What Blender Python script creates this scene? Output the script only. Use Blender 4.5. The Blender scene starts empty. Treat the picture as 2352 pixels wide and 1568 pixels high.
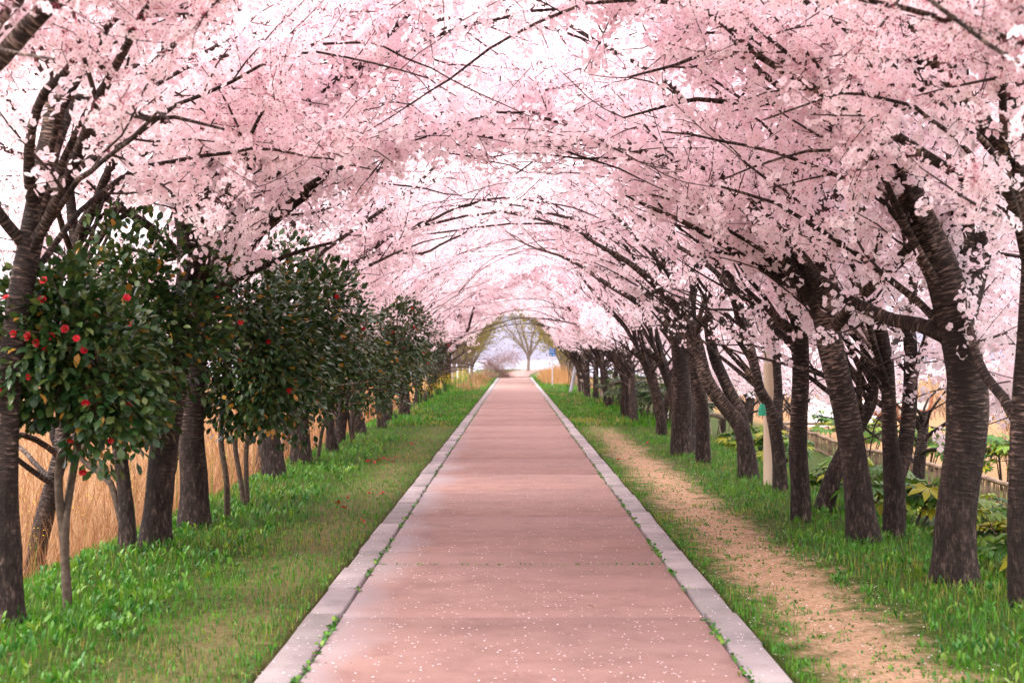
import bpy, math, random
import numpy as np
from mathutils import Vector, Matrix

SC = bpy.context.scene
COL = SC.collection
R = math.radians

# ------------------------------------------------------------------ camera
EYE = 1.69
cam_d = bpy.data.cameras.new('camera'); cam = bpy.data.objects.new('camera', cam_d); COL.objects.link(cam)
cam.location = (0, 0, EYE)
cam.rotation_euler = (R(90 + 0.596), 0, R(0.088))
cam_d.lens = 50; cam_d.sensor_width = 36
cam_d.clip_start = 0.1; cam_d.clip_end = 20000
cam_d.dof.use_dof = True; cam_d.dof.focus_distance = 15.5; cam_d.dof.aperture_fstop = 3.2
SC.camera = cam

# ------------------------------------------------------------------ sky, sun, exposure
SUN_EL, SUN_AZ = 48, 245          # degrees; azimuth measured clockwise from +Y
w = bpy.data.worlds.new('World'); SC.world = w; w.use_nodes = True
nt = w.node_tree; nt.nodes.clear()
sky = nt.nodes.new('ShaderNodeTexSky'); sky.sky_type = 'NISHITA'; sky.sun_disc = False
sky.sun_elevation = R(SUN_EL); sky.sun_rotation = R(SUN_AZ)
sky.air_density = 1.0; sky.dust_density = 4.0; sky.ozone_density = 1.0
mixn = nt.nodes.new('ShaderNodeMix'); mixn.data_type = 'RGBA'
mixn.inputs['Factor'].default_value = 0.80           # overcast: cloud veil over the clear sky
tcw = nt.nodes.new('ShaderNodeTexCoord'); sxw = nt.nodes.new('ShaderNodeSeparateXYZ'); nt.links.new(tcw.outputs['Generated'], sxw.inputs[0])
ovr = nt.nodes.new('ShaderNodeMapRange'); ovr.inputs['From Min'].default_value = 0; ovr.inputs['From Max'].default_value = 1; nt.links.new(sxw.outputs[2], ovr.inputs['Value'])
ovc = nt.nodes.new('ShaderNodeMix'); ovc.data_type = 'RGBA'; nt.links.new(ovr.outputs[0], ovc.inputs['Factor'])
ovc.inputs['A'].default_value = (8.6, 8.1, 9.0, 1); ovc.inputs['B'].default_value = (21.0, 20.3, 20.6, 1)
nt.links.new(ovc.outputs['Result'], mixn.inputs['B'])
bg = nt.nodes.new('ShaderNodeBackground'); bg.inputs['Strength'].default_value = 0.125
wo = nt.nodes.new('ShaderNodeOutputWorld')
nt.links.new(sky.outputs[0], mixn.inputs['A']); nt.links.new(mixn.outputs['Result'], bg.inputs['Color'])
nt.links.new(bg.outputs[0], wo.inputs['Surface'])
sd = bpy.data.lights.new('sun', 'SUN'); sd.energy = 1.5; sd.angle = R(16); sd.color = (1.0, 0.93, 0.85)
sun = bpy.data.objects.new('sun', sd); COL.objects.link(sun)
az = R(SUN_AZ); el = R(SUN_EL)
to_sun = Vector((math.sin(az) * math.cos(el), math.cos(az) * math.cos(el), math.sin(el)))
sun.rotation_euler = (-to_sun).to_track_quat('-Z', 'Y').to_euler()
vs = SC.view_settings
vs.view_transform = 'Standard'; vs.look = 'None'; vs.gamma = 1.0; vs.use_curve_mapping = False
vs.exposure = 1.45
SC.render.engine = 'CYCLES'
cy = SC.cycles
cy.use_denoising = True
cy.max_bounces = 12; cy.diffuse_bounces = 9; cy.glossy_bounces = 2; cy.transmission_bounces = 9; cy.transparent_max_bounces = 4
cy.caustics_reflective = False; cy.caustics_refractive = False
cy.sample_clamp_indirect = 6

# ------------------------------------------------------------------ pixel -> place
FP, VX, VY = 3267.0, 1181.0, 818.0       # focal length and vanishing point in a 2352 px wide view
def P(x, y, d):
    return np.array(((x - VX) * d / FP, d, EYE - (y - VY) * d / FP))
def depth_on_ground(y, z=0.0):
    return (EYE - z) * FP / (y - VY)

# ------------------------------------------------------------------ helpers
def empty(name, loc=(0, 0, 0)):
    o = bpy.data.objects.new(name, None); o.empty_display_size = 0.2
    COL.objects.link(o); o.location = loc
    return o
def tag(o, label=None, cat=None, group=None, kind=None):
    if label: o['label'] = label
    if cat: o['category'] = cat
    if group: o['group'] = group
    if kind: o['kind'] = kind
    return o

def make_mesh(name, V, faces, mat=None, uv=None, attr=None, smooth=False):
    """V (N,3); faces: list of int arrays (M,k); uv per vertex (N,2); attr dict name->(N,4)"""
    me = bpy.data.meshes.new(name)
    V = np.asarray(V, np.float32)
    faces = [np.asarray(f, np.int32) for f in faces if len(f)]
    me.vertices.add(len(V)); me.vertices.foreach_set('co', V.ravel())
    li = np.concatenate([f.ravel() for f in faces])
    tot = np.concatenate([np.full(len(f), f.shape[1], np.int32) for f in faces])
    st = np.concatenate([[0], np.cumsum(tot)[:-1]]).astype(np.int32)
    me.loops.add(len(li)); me.loops.foreach_set('vertex_index', li)
    me.polygons.add(len(tot)); me.polygons.foreach_set('loop_start', st)
    try: me.polygons.foreach_set('loop_total', tot)
    except Exception: pass
    if smooth: me.polygons.foreach_set('use_smooth', np.ones(len(tot), bool))
    if uv is not None:
        l = me.uv_layers.new(name='UVMap'); l.data.foreach_set('uv', np.asarray(uv, np.float32)[li].ravel())
    if attr:
        for k, a in attr.items():
            at = me.attributes.new(k, 'FLOAT_COLOR', 'POINT'); at.data.foreach_set('color', np.asarray(a, np.float32).ravel())
    me.update(calc_edges=True)
    if mat: me.materials.append(mat)
    return me
def obj(name, me, parent=None, loc=None):
    o = bpy.data.objects.new(name, me); COL.objects.link(o)
    if parent is not None: o.parent = parent
    if loc is not None: o.location = loc
    return o

class MB:
    """small mesh collector"""
    def __init__(s): s.V = []; s.F3 = []; s.F4 = []; s.UV = []; s.n = 0
    def add(s, V, F3=None, F4=None, UV=None):
        V = np.asarray(V, float)
        s.V.append(V)
        if F3 is not None and len(F3): s.F3.append(np.asarray(F3, int) + s.n)
        if F4 is not None and len(F4): s.F4.append(np.asarray(F4, int) + s.n)
        s.UV.append(np.zeros((len(V), 2)) if UV is None else UV)
        s.n += len(V)
    def tube(s, pts, rad, sides=6, mod=None):
        pts = np.asarray(pts, float); rad = np.asarray(rad, float); n = len(pts)
        T = np.gradient(pts, axis=0); T /= np.linalg.norm(T, axis=1)[:, None] + 1e-9
        ref = np.array((0.03, 1.0, 0.05))          # seam looks along +Y, away from the path's view
        if abs(T[:, 1]).mean() > 0.8: ref = np.array((0.2, 0.1, 1.0))
        A = ref - T * (T @ ref)[:, None]; A /= np.linalg.norm(A, axis=1)[:, None] + 1e-9
        B = np.cross(T, A)
        an = np.linspace(0, 2 * math.pi, sides + 1)
        L = np.concatenate([[0], np.cumsum(np.linalg.norm(np.diff(pts, axis=0), axis=1))])
        rr = np.repeat(rad[:, None], sides + 1, 1)
        if mod is not None: rr = rr * mod(an[None, :], L[:, None])
        V = pts[:, None] + rr[..., None] * (np.cos(an)[None, :, None] * A[:, None] + np.sin(an)[None, :, None] * B[:, None])
        uv = np.zeros((n, sides + 1, 2)); uv[..., 0] = an[None] * max(rad.max(), .004); uv[..., 1] = L[:, None]
        i = np.arange(n - 1)[:, None] * (sides + 1); j = np.arange(sides)[None]
        a = (i + j).ravel()
        F = np.stack([a, a + 1, a + sides + 2, a + sides + 1], 1)
        s.add(V.reshape(-1, 3), None, F, uv.reshape(-1, 2))
    def box(s, c, d, M=None):
        c = np.asarray(c, float); d = np.asarray(d, float) / 2
        V = np.array([[x, y, z] for x in (-1, 1) for y in (-1, 1) for z in (-1, 1)], float) * d
        if M is not None: V = V @ np.asarray(M).T
        s.add(V + c, None, [[0, 1, 3, 2], [4, 6, 7, 5], [0, 4, 5, 1], [2, 3, 7, 6], [0, 2, 6, 4], [1, 5, 7, 3]])
    def mesh(s, name, mat, smooth=True, off=None):
        V = np.concatenate(s.V)
        if off is not None: V = V - np.asarray(off)
        fs = []
        if s.F4: fs.append(np.concatenate(s.F4))
        if s.F3: fs.append(np.concatenate(s.F3))
        return make_mesh(name, V, fs, mat, np.concatenate(s.UV), None, smooth)

def smooth01(a, b, x):
    t = np.clip((x - a) / (b - a), 0, 1); return t * t * (3 - 2 * t)
def vnoise(x, y, seed=0):
    """cheap smooth pseudo noise in about -1..1"""
    s = seed * 12.9898
    return (np.sin(x * 1.7 + y * 0.9 + s) + np.sin(x * -0.8 + y * 2.1 + s * 1.7) + np.sin(x * 3.1 + y * -1.3 + s * 0.6) * .6 + np.sin(x * 2.3 + y * 3.9 + s * 2.1) * .5) / 3.1
def rand_rot(rng, n):
    q = rng.normal(size=(n, 4)); q /= np.linalg.norm(q, axis=1)[:, None]
    a, b, c, d = q.T
    return np.stack([np.stack([1-2*(c*c+d*d), 2*(b*c-a*d), 2*(b*d+a*c)], -1),
                     np.stack([2*(b*c+a*d), 1-2*(b*b+d*d), 2*(c*d-a*b)], -1),
                     np.stack([2*(b*d-a*c), 2*(c*d+a*b), 1-2*(b*b+c*c)], -1)], 1)
def frames(dirs, rng, roll=None):
    """rotation matrices whose local +Y goes to dirs and local +Z is as upright as it can be"""
    Y = dirs / (np.linalg.norm(dirs, axis=1)[:, None] + 1e-9)
    up = np.tile([0., 0, 1], (len(Y), 1)) + rng.normal(size=(len(Y), 3)) * (0.25 if roll is None else roll)
    X = np.cross(Y, up); X /= np.linalg.norm(X, axis=1)[:, None] + 1e-9
    Z = np.cross(X, Y)
    return np.stack([X, Y, Z], -1)
def scatter(name, TV, TF, pos, rot, scl, mat, attr_t=None, tint=None, off=None):
    """many transformed copies of one template joined in one mesh"""
    n = len(pos); k = len(TV)
    V = np.einsum('nij,kj->nki', rot, TV) * np.reshape(scl, (n, 1, -1)) + pos[:, None]
    F = (TF[None] + (np.arange(n) * k)[:, None, None]).reshape(-1, TF.shape[1])
    A = np.zeros((n, k, 4)); A[..., 3] = 1
    if attr_t is not None: A[..., 0] = attr_t[None]
    if tint is not None: A[..., 1] = tint[:, None]
    V = V.reshape(-1, 3)
    if off is not None: V = V - off
    return V, F, A.reshape(-1, 4)
def join_scatter(name, parts, mat, smooth=False):
    V = []; F = {}; A = []; n = 0
    for v, f, a in parts:
        V.append(v); A.append(a); F.setdefault(f.shape[1], []).append(f + n); n += len(v)
    return make_mesh(name, np.concatenate(V), [np.concatenate(x) for x in F.values()], mat, None, {'bl': np.concatenate(A)}, smooth)

# ------------------------------------------------------------------ materials
MATS = {}
def mat(name):
    m = bpy.data.materials.new(name); m.use_nodes = True
    t = m.node_tree; t.nodes.clear(); MATS[name] = m
    return m, t, t.nodes, t.links
def out(t, sh):
    o = t.nodes.new('ShaderNodeOutputMaterial'); t.links.new(sh, o.inputs['Surface'])
def ramp(nodes, stops):
    r = nodes.new('ShaderNodeValToRGB'); e = r.color_ramp.elements
    while len(e) > 1: e.remove(e[-1])
    e[0].position = stops[0][0]; e[0].color = (*stops[0][1], 1)
    for p, c in stops[1:]:
        k = e.new(p); k.color = (*c, 1)
    return r
def mixc(nodes, links, f, a, b, mode='MIX'):
    m = nodes.new('ShaderNodeMix'); m.data_type = 'RGBA'; m.blend_type = mode
    for s, v in (('Factor', f), ('A', a), ('B', b)):
        if isinstance(v, (int, float)): m.inputs[s].default_value = v
        elif isinstance(v, tuple): m.inputs[s].default_value = (*v, 1)
        else: links.new(v, m.inputs[s])
    return m.outputs['Result']
def math_(nodes, links, op, a, b=None, c=None):
    m = nodes.new('ShaderNodeMath'); m.operation = op
    for i, v in enumerate((a, b, c)):
        if v is None: continue
        if isinstance(v, (int, float)): m.inputs[i].default_value = v
        else: links.new(v, m.inputs[i])
    return m.outputs[0]
def noise(nodes, links, vec, scale, detail=4, rough=.55, dim='3D'):
    n = nodes.new('ShaderNodeTexNoise'); n.inputs['Scale'].default_value = scale
    n.inputs['Detail'].default_value = detail; n.inputs['Roughness'].default_value = rough
    if vec is not None: links.new(vec, n.inputs['Vector'])
    return n.outputs['Fac']
def simple(name, stops, scale=6, rough=.8, bump=.0, spec=.3, metal=0, vscale=None):
    m, t, N, L = mat(name)
    tc = N.new('ShaderNodeTexCoord'); v = tc.outputs['Object']
    if vscale:
        mp = N.new('ShaderNodeMapping'); mp.inputs['Scale'].default_value = vscale; L.new(v, mp.inputs['Vector']); v = mp.outputs[0]
    f = noise(N, L, v, scale, 5)
    r = ramp(N, stops); L.new(f, r.inputs[0])
    b = N.new('ShaderNodeBsdfPrincipled'); L.new(r.outputs[0], b.inputs['Base Color'])
    b.inputs['Roughness'].default_value = rough; b.inputs['Specular IOR Level'].default_value = spec; b.inputs['Metallic'].default_value = metal
    if bump:
        bp = N.new('ShaderNodeBump'); bp.inputs['Strength'].default_value = bump; bp.inputs['Distance'].default_value = .01
        L.new(noise(N, L, v, scale * 4, 4), bp.inputs['Height']); L.new(bp.outputs[0], b.inputs['Normal'])
    out(t, b.outputs[0]); return m

def leafy(name, stops, rough=.5, trans=.3, centre=None, spec=.4):
    """thin leaf or petal: colour by the 'bl' tint, front gloss and light passing through"""
    m, t, N, L = mat(name)
    at = N.new('ShaderNodeAttribute'); at.attribute_name = 'bl'
    sp = N.new('ShaderNodeSeparateColor'); L.new(at.outputs['Color'], sp.inputs[0])
    oi = N.new('ShaderNodeObjectInfo')
    f = math_(N, L, 'FRACT', math_(N, L, 'ADD', sp.outputs[1], math_(N, L, 'MULTIPLY', oi.outputs['Random'], .999)))
    r = ramp(N, stops); L.new(f, r.inputs[0])
    c = r.outputs[0]
    if centre:
        cr = ramp(N, [(0, (1, 1, 1)), (.10, (1, 1, 1)), (.30, (0, 0, 0))]); L.new(sp.outputs[0], cr.inputs[0])
        c = mixc(N, L, cr.outputs[0], c, centre)
        cr2 = ramp(N, [(.93, (0, 0, 0)), (.98, (1, 1, 1))]); L.new(sp.outputs[2], cr2.inputs[0])
        c = mixc(N, L, cr2.outputs[0], c, (.12, .07, .03))
    b = N.new('ShaderNodeBsdfPrincipled'); L.new(c, b.inputs['Base Color'])
    b.inputs['Roughness'].default_value = rough; b.inputs['Specular IOR Level'].default_value = spec
    tr = N.new('ShaderNodeBsdfTranslucent'); L.new(c, tr.inputs['Color'])
    mx = N.new('ShaderNodeMixShader'); mx.inputs[0].default_value = trans
    L.new(b.outputs[0], mx.inputs[1]); L.new(tr.outputs[0], mx.inputs[2])
    out(t, mx.outputs[0]); return m

M_petal = leafy('cherry_petal', [(0, (.985, .815, .86)), (.35, (.98, .855, .89)), (.7, (.985, .90, .922)), (1, (.975, .78, .835))], .75, .52, (.50, .12, .17), .1)
M_cam = leafy('camellia_leaf', [(0, (.010, .034, .008)), (.35, (.020, .055, .012)), (.7, (.042, .08, .016)), (.96, (.085, .11, .025)), (.975, (.34, .15, .02)), (1, (.42, .22, .03))], .38, .12, None, .35)
M_red = leafy('camellia_petal', [(0, (.42, .004, .012)), (1, (.55, .008, .03))], .5, .25)
M_grass = leafy('green_grass', [(0, (.022, .10, .004)), (.3, (.05, .19, .005)), (.6, (.095, .26, .007)), (.8, (.17, .27, .010)), (.93, (.25, .22, .035)), (1, (.30, .20, .08))], .5, .35)
M_weed = leafy('weed_leaf', [(0, (.02, .10, .012)), (.5, (.045, .17, .012)), (.85, (.10, .24, .015)), (1, (.19, .28, .025))], .45, .3)
M_dry = leafy('dry_reed', [(0, (.11, .045, .016)), (.3, (.23, .10, .035)), (.7, (.35, .175, .068)), (1, (.46, .30, .17))], .7, .3)
M_dry3 = leafy('bright_reed', [(0, (.30, .12, .04)), (.4, (.46, .21, .07)), (.75, (.56, .30, .12)), (1, (.62, .42, .22))], .7, .35)
M_dry2 = leafy('dull_reed', [(0, (.09, .045, .026)), (.4, (.15, .08, .05)), (.75, (.21, .12, .08)), (.93, (.27, .17, .12)), (1, (.07, .12, .02))], .75, .25)
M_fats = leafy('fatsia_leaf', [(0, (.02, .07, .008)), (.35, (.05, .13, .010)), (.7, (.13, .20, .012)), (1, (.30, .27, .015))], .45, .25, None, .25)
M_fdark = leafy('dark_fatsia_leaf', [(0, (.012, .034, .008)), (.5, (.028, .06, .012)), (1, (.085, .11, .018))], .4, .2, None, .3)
M_zelk = leafy('young_zelkova_leaf', [(0, (.15, .125, .025)), (.5, (.21, .17, .03)), (1, (.27, .20, .045))], .6, .45)
M_yel = leafy('rape_petal', [(0, (.8, .55, .02)), (1, (.85, .65, .03))], .6, .3)
M_fallen = leafy('fallen_petal', [(0, (.86, .62, .68)), (1, (.92, .8, .83))], .7, .2)

def bark(name, dark, mid, light, lent=.6):
    m, t, N, L = mat(name)
    uv = N.new('ShaderNodeUVMap'); uv.uv_map = 'UVMap'
    tc = N.new('ShaderNodeTexCoord')
    mp = N.new('ShaderNodeMapping'); mp.inputs['Scale'].default_value = (7, 48, 1); L.new(uv.outputs[0], mp.inputs['Vector'])
    nz = noise(N, L, mp.outputs[0], 1.0, 3, .6)                      # horizontal lenticel dashes
    mp2 = N.new('ShaderNodeMapping'); mp2.inputs['Scale'].default_value = (1, 1, .35); L.new(tc.outputs['Object'], mp2.inputs['Vector'])
    big = noise(N, L, mp2.outputs[0], 5, 5, .6)
    fis = noise(N, L, mp2.outputs[0], 30, 5, .75)                     # rough fissured bark
    sx = N.new('ShaderNodeSeparateXYZ'); L.new(tc.outputs['Object'], sx.inputs[0])
    low = N.new('ShaderNodeMapRange'); low.inputs['From Min'].default_value = .35; low.inputs['From Max'].default_value = 1.25
    L.new(math_(N, L, 'ADD', sx.outputs[2], math_(N, L, 'MULTIPLY_ADD', big, 1.2, -.6)), low.inputs['Value'])
    dsm = noise(N, L, mp2.outputs[0], 2.3, 3)
    nz = math_(N, L, 'ADD', nz, math_(N, L, 'MULTIPLY_ADD', dsm, .5, -.27))
    dash = ramp(N, [(.40, (0, 0, 0)), (.50, (.38, .38, .38)), (.61, (1, 1, 1))]); L.new(nz, dash.inputs[0])
    fr = ramp(N, [(.42, (0, 0, 0)), (.53, (.35, .35, .35)), (.64, (.9, .9, .9))]); L.new(fis, fr.inputs[0])
    h = mixc(N, L, low.outputs[0], fr.outputs[0], dash.outputs[0])
    r = ramp(N, [(0, dark), (.5, mid), (1, light)]); L.new(h, r.inputs[0])
    br = ramp(N, [(.3, (.45, .42, .40)), (.7, (1.3, 1.24, 1.2))]); L.new(big, br.inputs[0])
    c = mixc(N, L, 1.0, r.outputs[0], br.outputs[0], 'MULTIPLY')
    b = N.new('ShaderNodeBsdfPrincipled'); L.new(c, b.inputs['Base Color']); b.inputs['Roughness'].default_value = .82; b.inputs['Specular IOR Level'].default_value = .25
    bp = N.new('ShaderNodeBump'); bp.inputs['Strength'].default_value = 1.0; bp.inputs['Distance'].default_value = .02
    L.new(h, bp.inputs['Height']); L.new(bp.outputs[0], b.inputs['Normal'])
    out(t, b.outputs[0]); return m
M_bark = bark('cherry_bark', (.016, .010, .008), (.062, .042, .034), (.20, .145, .122))
M_cbark = simple('camellia_bark', [(.3, (.04, .026, .018)), (.55, (.085, .06, .042)), (.75, (.16, .12, .09))], 22, .85, .4)
M_twig = simple('twig_bark', [(.3, (.022, .014, .011)), (.7, (.065, .042, .034))], 8, .85)
M_zbark = simple('zelkova_bark', [(.3, (.10, .075, .06)), (.7, (.24, .18, .145))], 7, .9, .3)
M_brush = simple('bare_brush', [(.3, (.22, .12, .10)), (.7, (.36, .22, .19))], 9, .9)
M_wood = simple('weathered_wood', [(.3, (.10, .07, .05)), (.55, (.25, .19, .14)), (.8, (.42, .33, .25))], 9, .85, .4, vscale=(1, .3, 3))
M_bam = simple('old_bamboo', [(.3, (.09, .055, .032)), (.55, (.18, .12, .08)), (.8, (.28, .20, .14))], 7, .7, .2)
M_conc = simple('pole_concrete', [(.25, (.36, .27, .19)), (.6, (.50, .39, .29)), (.8, (.56, .47, .38))], 5, .85, .15, vscale=(1, 1, .15))
M_conc2 = simple('grey_concrete', [(.3, (.42, .40, .42)), (.7, (.60, .58, .60))], 5, .85, .15)
M_galv = simple('galvanised_steel', [(.3, (.38, .39, .42)), (.7, (.55, .56, .58))], 12, .45, 0, .5, .6)
M_blue = simple('blue_sign_enamel', [(.3, (.008, .085, .36)), (.7, (.012, .11, .42))], 3, .4)
M_white = simple('white_paint', [(.3, (.72, .70, .70)), (.7, (.82, .80, .80))], 3, .6)
M_sheet = simple('white_plastic_sheet', [(.3, (.62, .60, .62)), (.6, (.82, .81, .82))], 4, .35, .1, .5, vscale=(6, 1, 1))
M_cyan = simple('sign_cyan', [(0, (.10, .55, .8)), (1, (.12, .6, .85))], 3, .5)
M_mag = simple('sign_red_print', [(0, (.45, .10, .12)), (1, (.5, .13, .15))], 3, .5)
M_green = simple('green_tape', [(0, (.01, .20, .11)), (1, (.02, .26, .15))], 8, .45)
M_rust = simple('rusty_steel', [(.3, (.10, .028, .012)), (.6, (.24, .075, .03)), (.8, (.33, .14, .07))], 9, .85, .3)
M_dark = simple('dark_rubber', [(0, (.015, .014, .014)), (1, (.03, .028, .027))], 6, .8)
M_slat = simple('whitewashed_board', [(.3, (.48, .42, .36)), (.6, (.75, .70, .66))], 8, .7, .2)
M_pan = simple('tan_panel', [(.3, (.28, .20, .14)), (.7, (.42, .32, .24))], 5, .8)

def ground_mat():
    m, t, N, L = mat('verge_soil')
    g = N.new('ShaderNodeNewGeometry'); pos = g.outputs['Position']
    sx = N.new('ShaderNodeSeparateXYZ'); L.new(pos, sx.inputs[0]); X = sx.outputs[0]
    n1 = noise(N, L, pos, 1.3, 5, .6); n2 = noise(N, L, pos, 28, 5, .65); n3 = noise(N, L, pos, 140, 3, .6)
    sand = ramp(N, [(.3, (.19, .105, .058)), (.5, (.31, .188, .115)), (.72, (.42, .275, .185))]); L.new(n2, sand.inputs[0])
    turf = ramp(N, [(.3, (.014, .024, .004)), (.55, (.042, .062, .010)), (.75, (.12, .10, .032))]); L.new(n2, turf.inputs[0])
    straw = ramp(N, [(.3, (.15, .075, .03)), (.55, (.24, .135, .065)), (.75, (.32, .20, .11))]); L.new(n2, straw.inputs[0])
    n5 = noise(N, L, pos, 5.5, 4, .65); n1b = math_(N, L, 'MULTIPLY_ADD', n5, .75, math_(N, L, 'MULTIPLY', n1, .45))
    # trail along the right kerb, worn patches along the left one
    d1 = math_(N, L, 'ABSOLUTE', math_(N, L, 'SUBTRACT', math_(N, L, 'ADD', X, math_(N, L, 'MULTIPLY_ADD', n1b, 1.3, -.78)), 2.02))
    tr = N.new('ShaderNodeMapRange'); tr.inputs['From Min'].default_value = .12; tr.inputs['From Max'].default_value = .50; tr.inputs['To Min'].default_value = 1; tr.inputs['To Max'].default_value = 0
    L.new(d1, tr.inputs['Value'])
    d2 = math_(N, L, 'ABSOLUTE', math_(N, L, 'SUBTRACT', math_(N, L, 'ADD', X, math_(N, L, 'MULTIPLY_ADD', n1b, 1.5, -.9)), -1.75))
    tl = N.new('ShaderNodeMapRange'); tl.inputs['From Min'].default_value = .1; tl.inputs['From Max'].default_value = .55; tl.inputs['To Min'].default_value = .28; tl.inputs['To Max'].default_value = 0
    L.new(d2, tl.inputs['Value'])
    fade = N.new('ShaderNodeMapRange'); fade.inputs['From Min'].default_value = 22; fade.inputs['From Max'].default_value = 42; fade.inputs['To Min'].default_value = 1; fade.inputs['To Max'].default_value = .15
    L.new(sx.outputs[1], fade.inputs['Value'])
    s = math_(N, L, 'MULTIPLY', math_(N, L, 'MAXIMUM', tr.outputs[0], tl.outputs[0]), fade.outputs[0])
    c = mixc(N, L, s, turf.outputs[0], sand.outputs[0])
    # fields on both sides are straw
    ax = math_(N, L, 'ADD', X, math_(N, L, 'MULTIPLY_ADD', n1, 1.6, -.8))
    fl = N.new('ShaderNodeMapRange'); fl.inputs['From Min'].default_value = -3.6; fl.inputs['From Max'].default_value = -4.3; L.new(ax, fl.inputs['Value'])
    fr = N.new('ShaderNodeMapRange'); fr.inputs['From Min'].default_value = 8.6; fr.inputs['From Max'].default_value = 10; L.new(ax, fr.inputs['Value'])
    c = mixc(N, L, math_(N, L, 'MAXIMUM', fl.outputs[0], fr.outputs[0]), c, straw.outputs[0])
    b = N.new('ShaderNodeBsdfPrincipled'); L.new(c, b.inputs['Base Color']); b.inputs['Roughness'].default_value = .95; b.inputs['Specular IOR Level'].default_value = .1
    bp = N.new('ShaderNodeBump'); bp.inputs['Strength'].default_value = .6; bp.inputs['Distance'].default_value = .02
    L.new(math_(N, L, 'ADD', n2, math_(N, L, 'MULTIPLY', n3, .5)), bp.inputs['Height']); L.new(bp.outputs[0], b.inputs['Normal'])
    out(t, b.outputs[0]); return m
M_ground = ground_mat()

def slab_mat():
    m, t, N, L = mat('pink_path_concrete')
    g = N.new('ShaderNodeNewGeometry'); pos = g.outputs['Position']
    sx = N.new('ShaderNodeSeparateXYZ'); L.new(pos, sx.inputs[0])
    n1 = noise(N, L, pos, .9, 4); n2 = noise(N, L, pos, 5, 5, .6); n3 = noise(N, L, pos, 160, 3, .6)
    mp = N.new('ShaderNodeMapping'); mp.inputs['Scale'].default_value = (.35, 2.4, 1); L.new(pos, mp.inputs['Vector'])
    n4 = noise(N, L, mp.outputs[0], 1.1, 4)
    base = ramp(N, [(.25, (.185, .105, .088)), (.5, (.245, .142, .122)), (.75, (.295, .178, .155))]); L.new(math_(N, L, 'MULTIPLY_ADD', n2, .5, math_(N, L, 'MULTIPLY', n4, .5)), base.inputs[0])
    gr = ramp(N, [(.34, (.3, .27, .26)), (.52, (1, 1, 1)), (.7, (1.3, 1.26, 1.24))]); L.new(n3, gr.inputs[0])
    c = mixc(N, L, .45, base.outputs[0], gr.outputs[0], 'MULTIPLY')
    n6 = noise(N, L, pos, 2.2, 6, .7); stn = ramp(N, [(.36, (.66, .62, .62)), (.50, (1, 1, 1)), (.68, (1.10, 1.10, 1.10))]); L.new(n6, stn.inputs[0]); c = mixc(N, L, .42, c, stn.outputs[0], 'MULTIPLY')
    oi = N.new('ShaderNodeObjectInfo'); orr = ramp(N, [(0, (.93, .9, .9)), (1, (1.06, 1.05, 1.05))]); L.new(oi.outputs['Random'], orr.inputs[0])
    c = mixc(N, L, 1.0, c, orr.outputs[0], 'MULTIPLY')
    # paint worn off to grey cement along the left edge
    e = N.new('ShaderNodeMapRange'); e.inputs['From Min'].default_value = -.80; e.inputs['From Max'].default_value = -1.12
    L.new(math_(N, L, 'ADD', sx.outputs[0], math_(N, L, 'MULTIPLY_ADD', n1, .8, -.40)), e.inputs['Value'])
    fy = N.new('ShaderNodeMapRange'); fy.inputs['From Min'].default_value = 20; fy.inputs['From Max'].default_value = 32; fy.inputs['To Min'].default_value = .85; fy.inputs['To Max'].default_value = .25
    L.new(sx.outputs[1], fy.inputs['Value'])
    c = mixc(N, L, math_(N, L, 'MULTIPLY', e.outputs[0], fy.outputs[0]), c, (.26, .205, .21))
    b = N.new('ShaderNodeBsdfPrincipled'); L.new(c, b.inputs['Base Color']); b.inputs['Roughness'].default_value = .85; b.inputs['Specular IOR Level'].default_value = .25
    bp = N.new('ShaderNodeBump'); bp.inputs['Strength'].default_value = .35; bp.inputs['Distance'].default_value = .004
    L.new(n3, bp.inputs['Height']); L.new(bp.outputs[0], b.inputs['Normal'])
    out(t, b.outputs[0]); return m
M_slab = slab_mat()
def kerb_mat():
    m, t, N, L = mat('granite_kerb')
    tc = N.new('ShaderNodeNewGeometry')
    n1 = noise(N, L, tc.outputs['Position'], 90, 4, .7); n2 = noise(N, L, tc.outputs['Position'], 3, 4)
    r = ramp(N, [(.32, (.13, .105, .10)), (.5, (.235, .195, .19)), (.7, (.32, .265, .26))]); L.new(math_(N, L, 'MULTIPLY_ADD', n1, .5, math_(N, L, 'MULTIPLY', n2, .5)), r.inputs[0])
    oi = N.new('ShaderNodeObjectInfo'); o2 = ramp(N, [(0, (.74, .74, .74)), (1, (1.12, 1.10, 1.12))]); L.new(oi.outputs['Random'], o2.inputs[0])
    c = mixc(N, L, 1.0, r.outputs[0], o2.outputs[0], 'MULTIPLY')
    b = N.new('ShaderNodeBsdfPrincipled'); L.new(c, b.inputs['Base Color']); b.inputs['Roughness'].default_value = .8
    bp = N.new('ShaderNodeBump'); bp.inputs['Strength'].default_value = .3; bp.inputs['Distance'].default_value = .004
    L.new(n1, bp.inputs['Height']); L.new(bp.outputs[0], b.inputs['Normal'])
    out(t, b.outputs[0]); return m
M_kerb = kerb_mat()
def water_mat():
    m, t, N, L = mat('river_water')
    b = N.new('ShaderNodeBsdfPrincipled'); b.inputs['Base Color'].default_value = (.30, .31, .36, 1); b.inputs['Roughness'].default_value = .12; b.inputs['Specular IOR Level'].default_value = .6
    g = N.new('ShaderNodeNewGeometry'); bp = N.new('ShaderNodeBump'); bp.inputs['Strength'].default_value = .15; bp.inputs['Distance'].default_value = .1
    L.new(noise(N, L, g.outputs['Position'], .6, 3), bp.inputs['Height']); L.new(bp.outputs[0], b.inputs['Normal'])
    out(t, b.outputs[0]); return m
M_water = water_mat()

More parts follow.
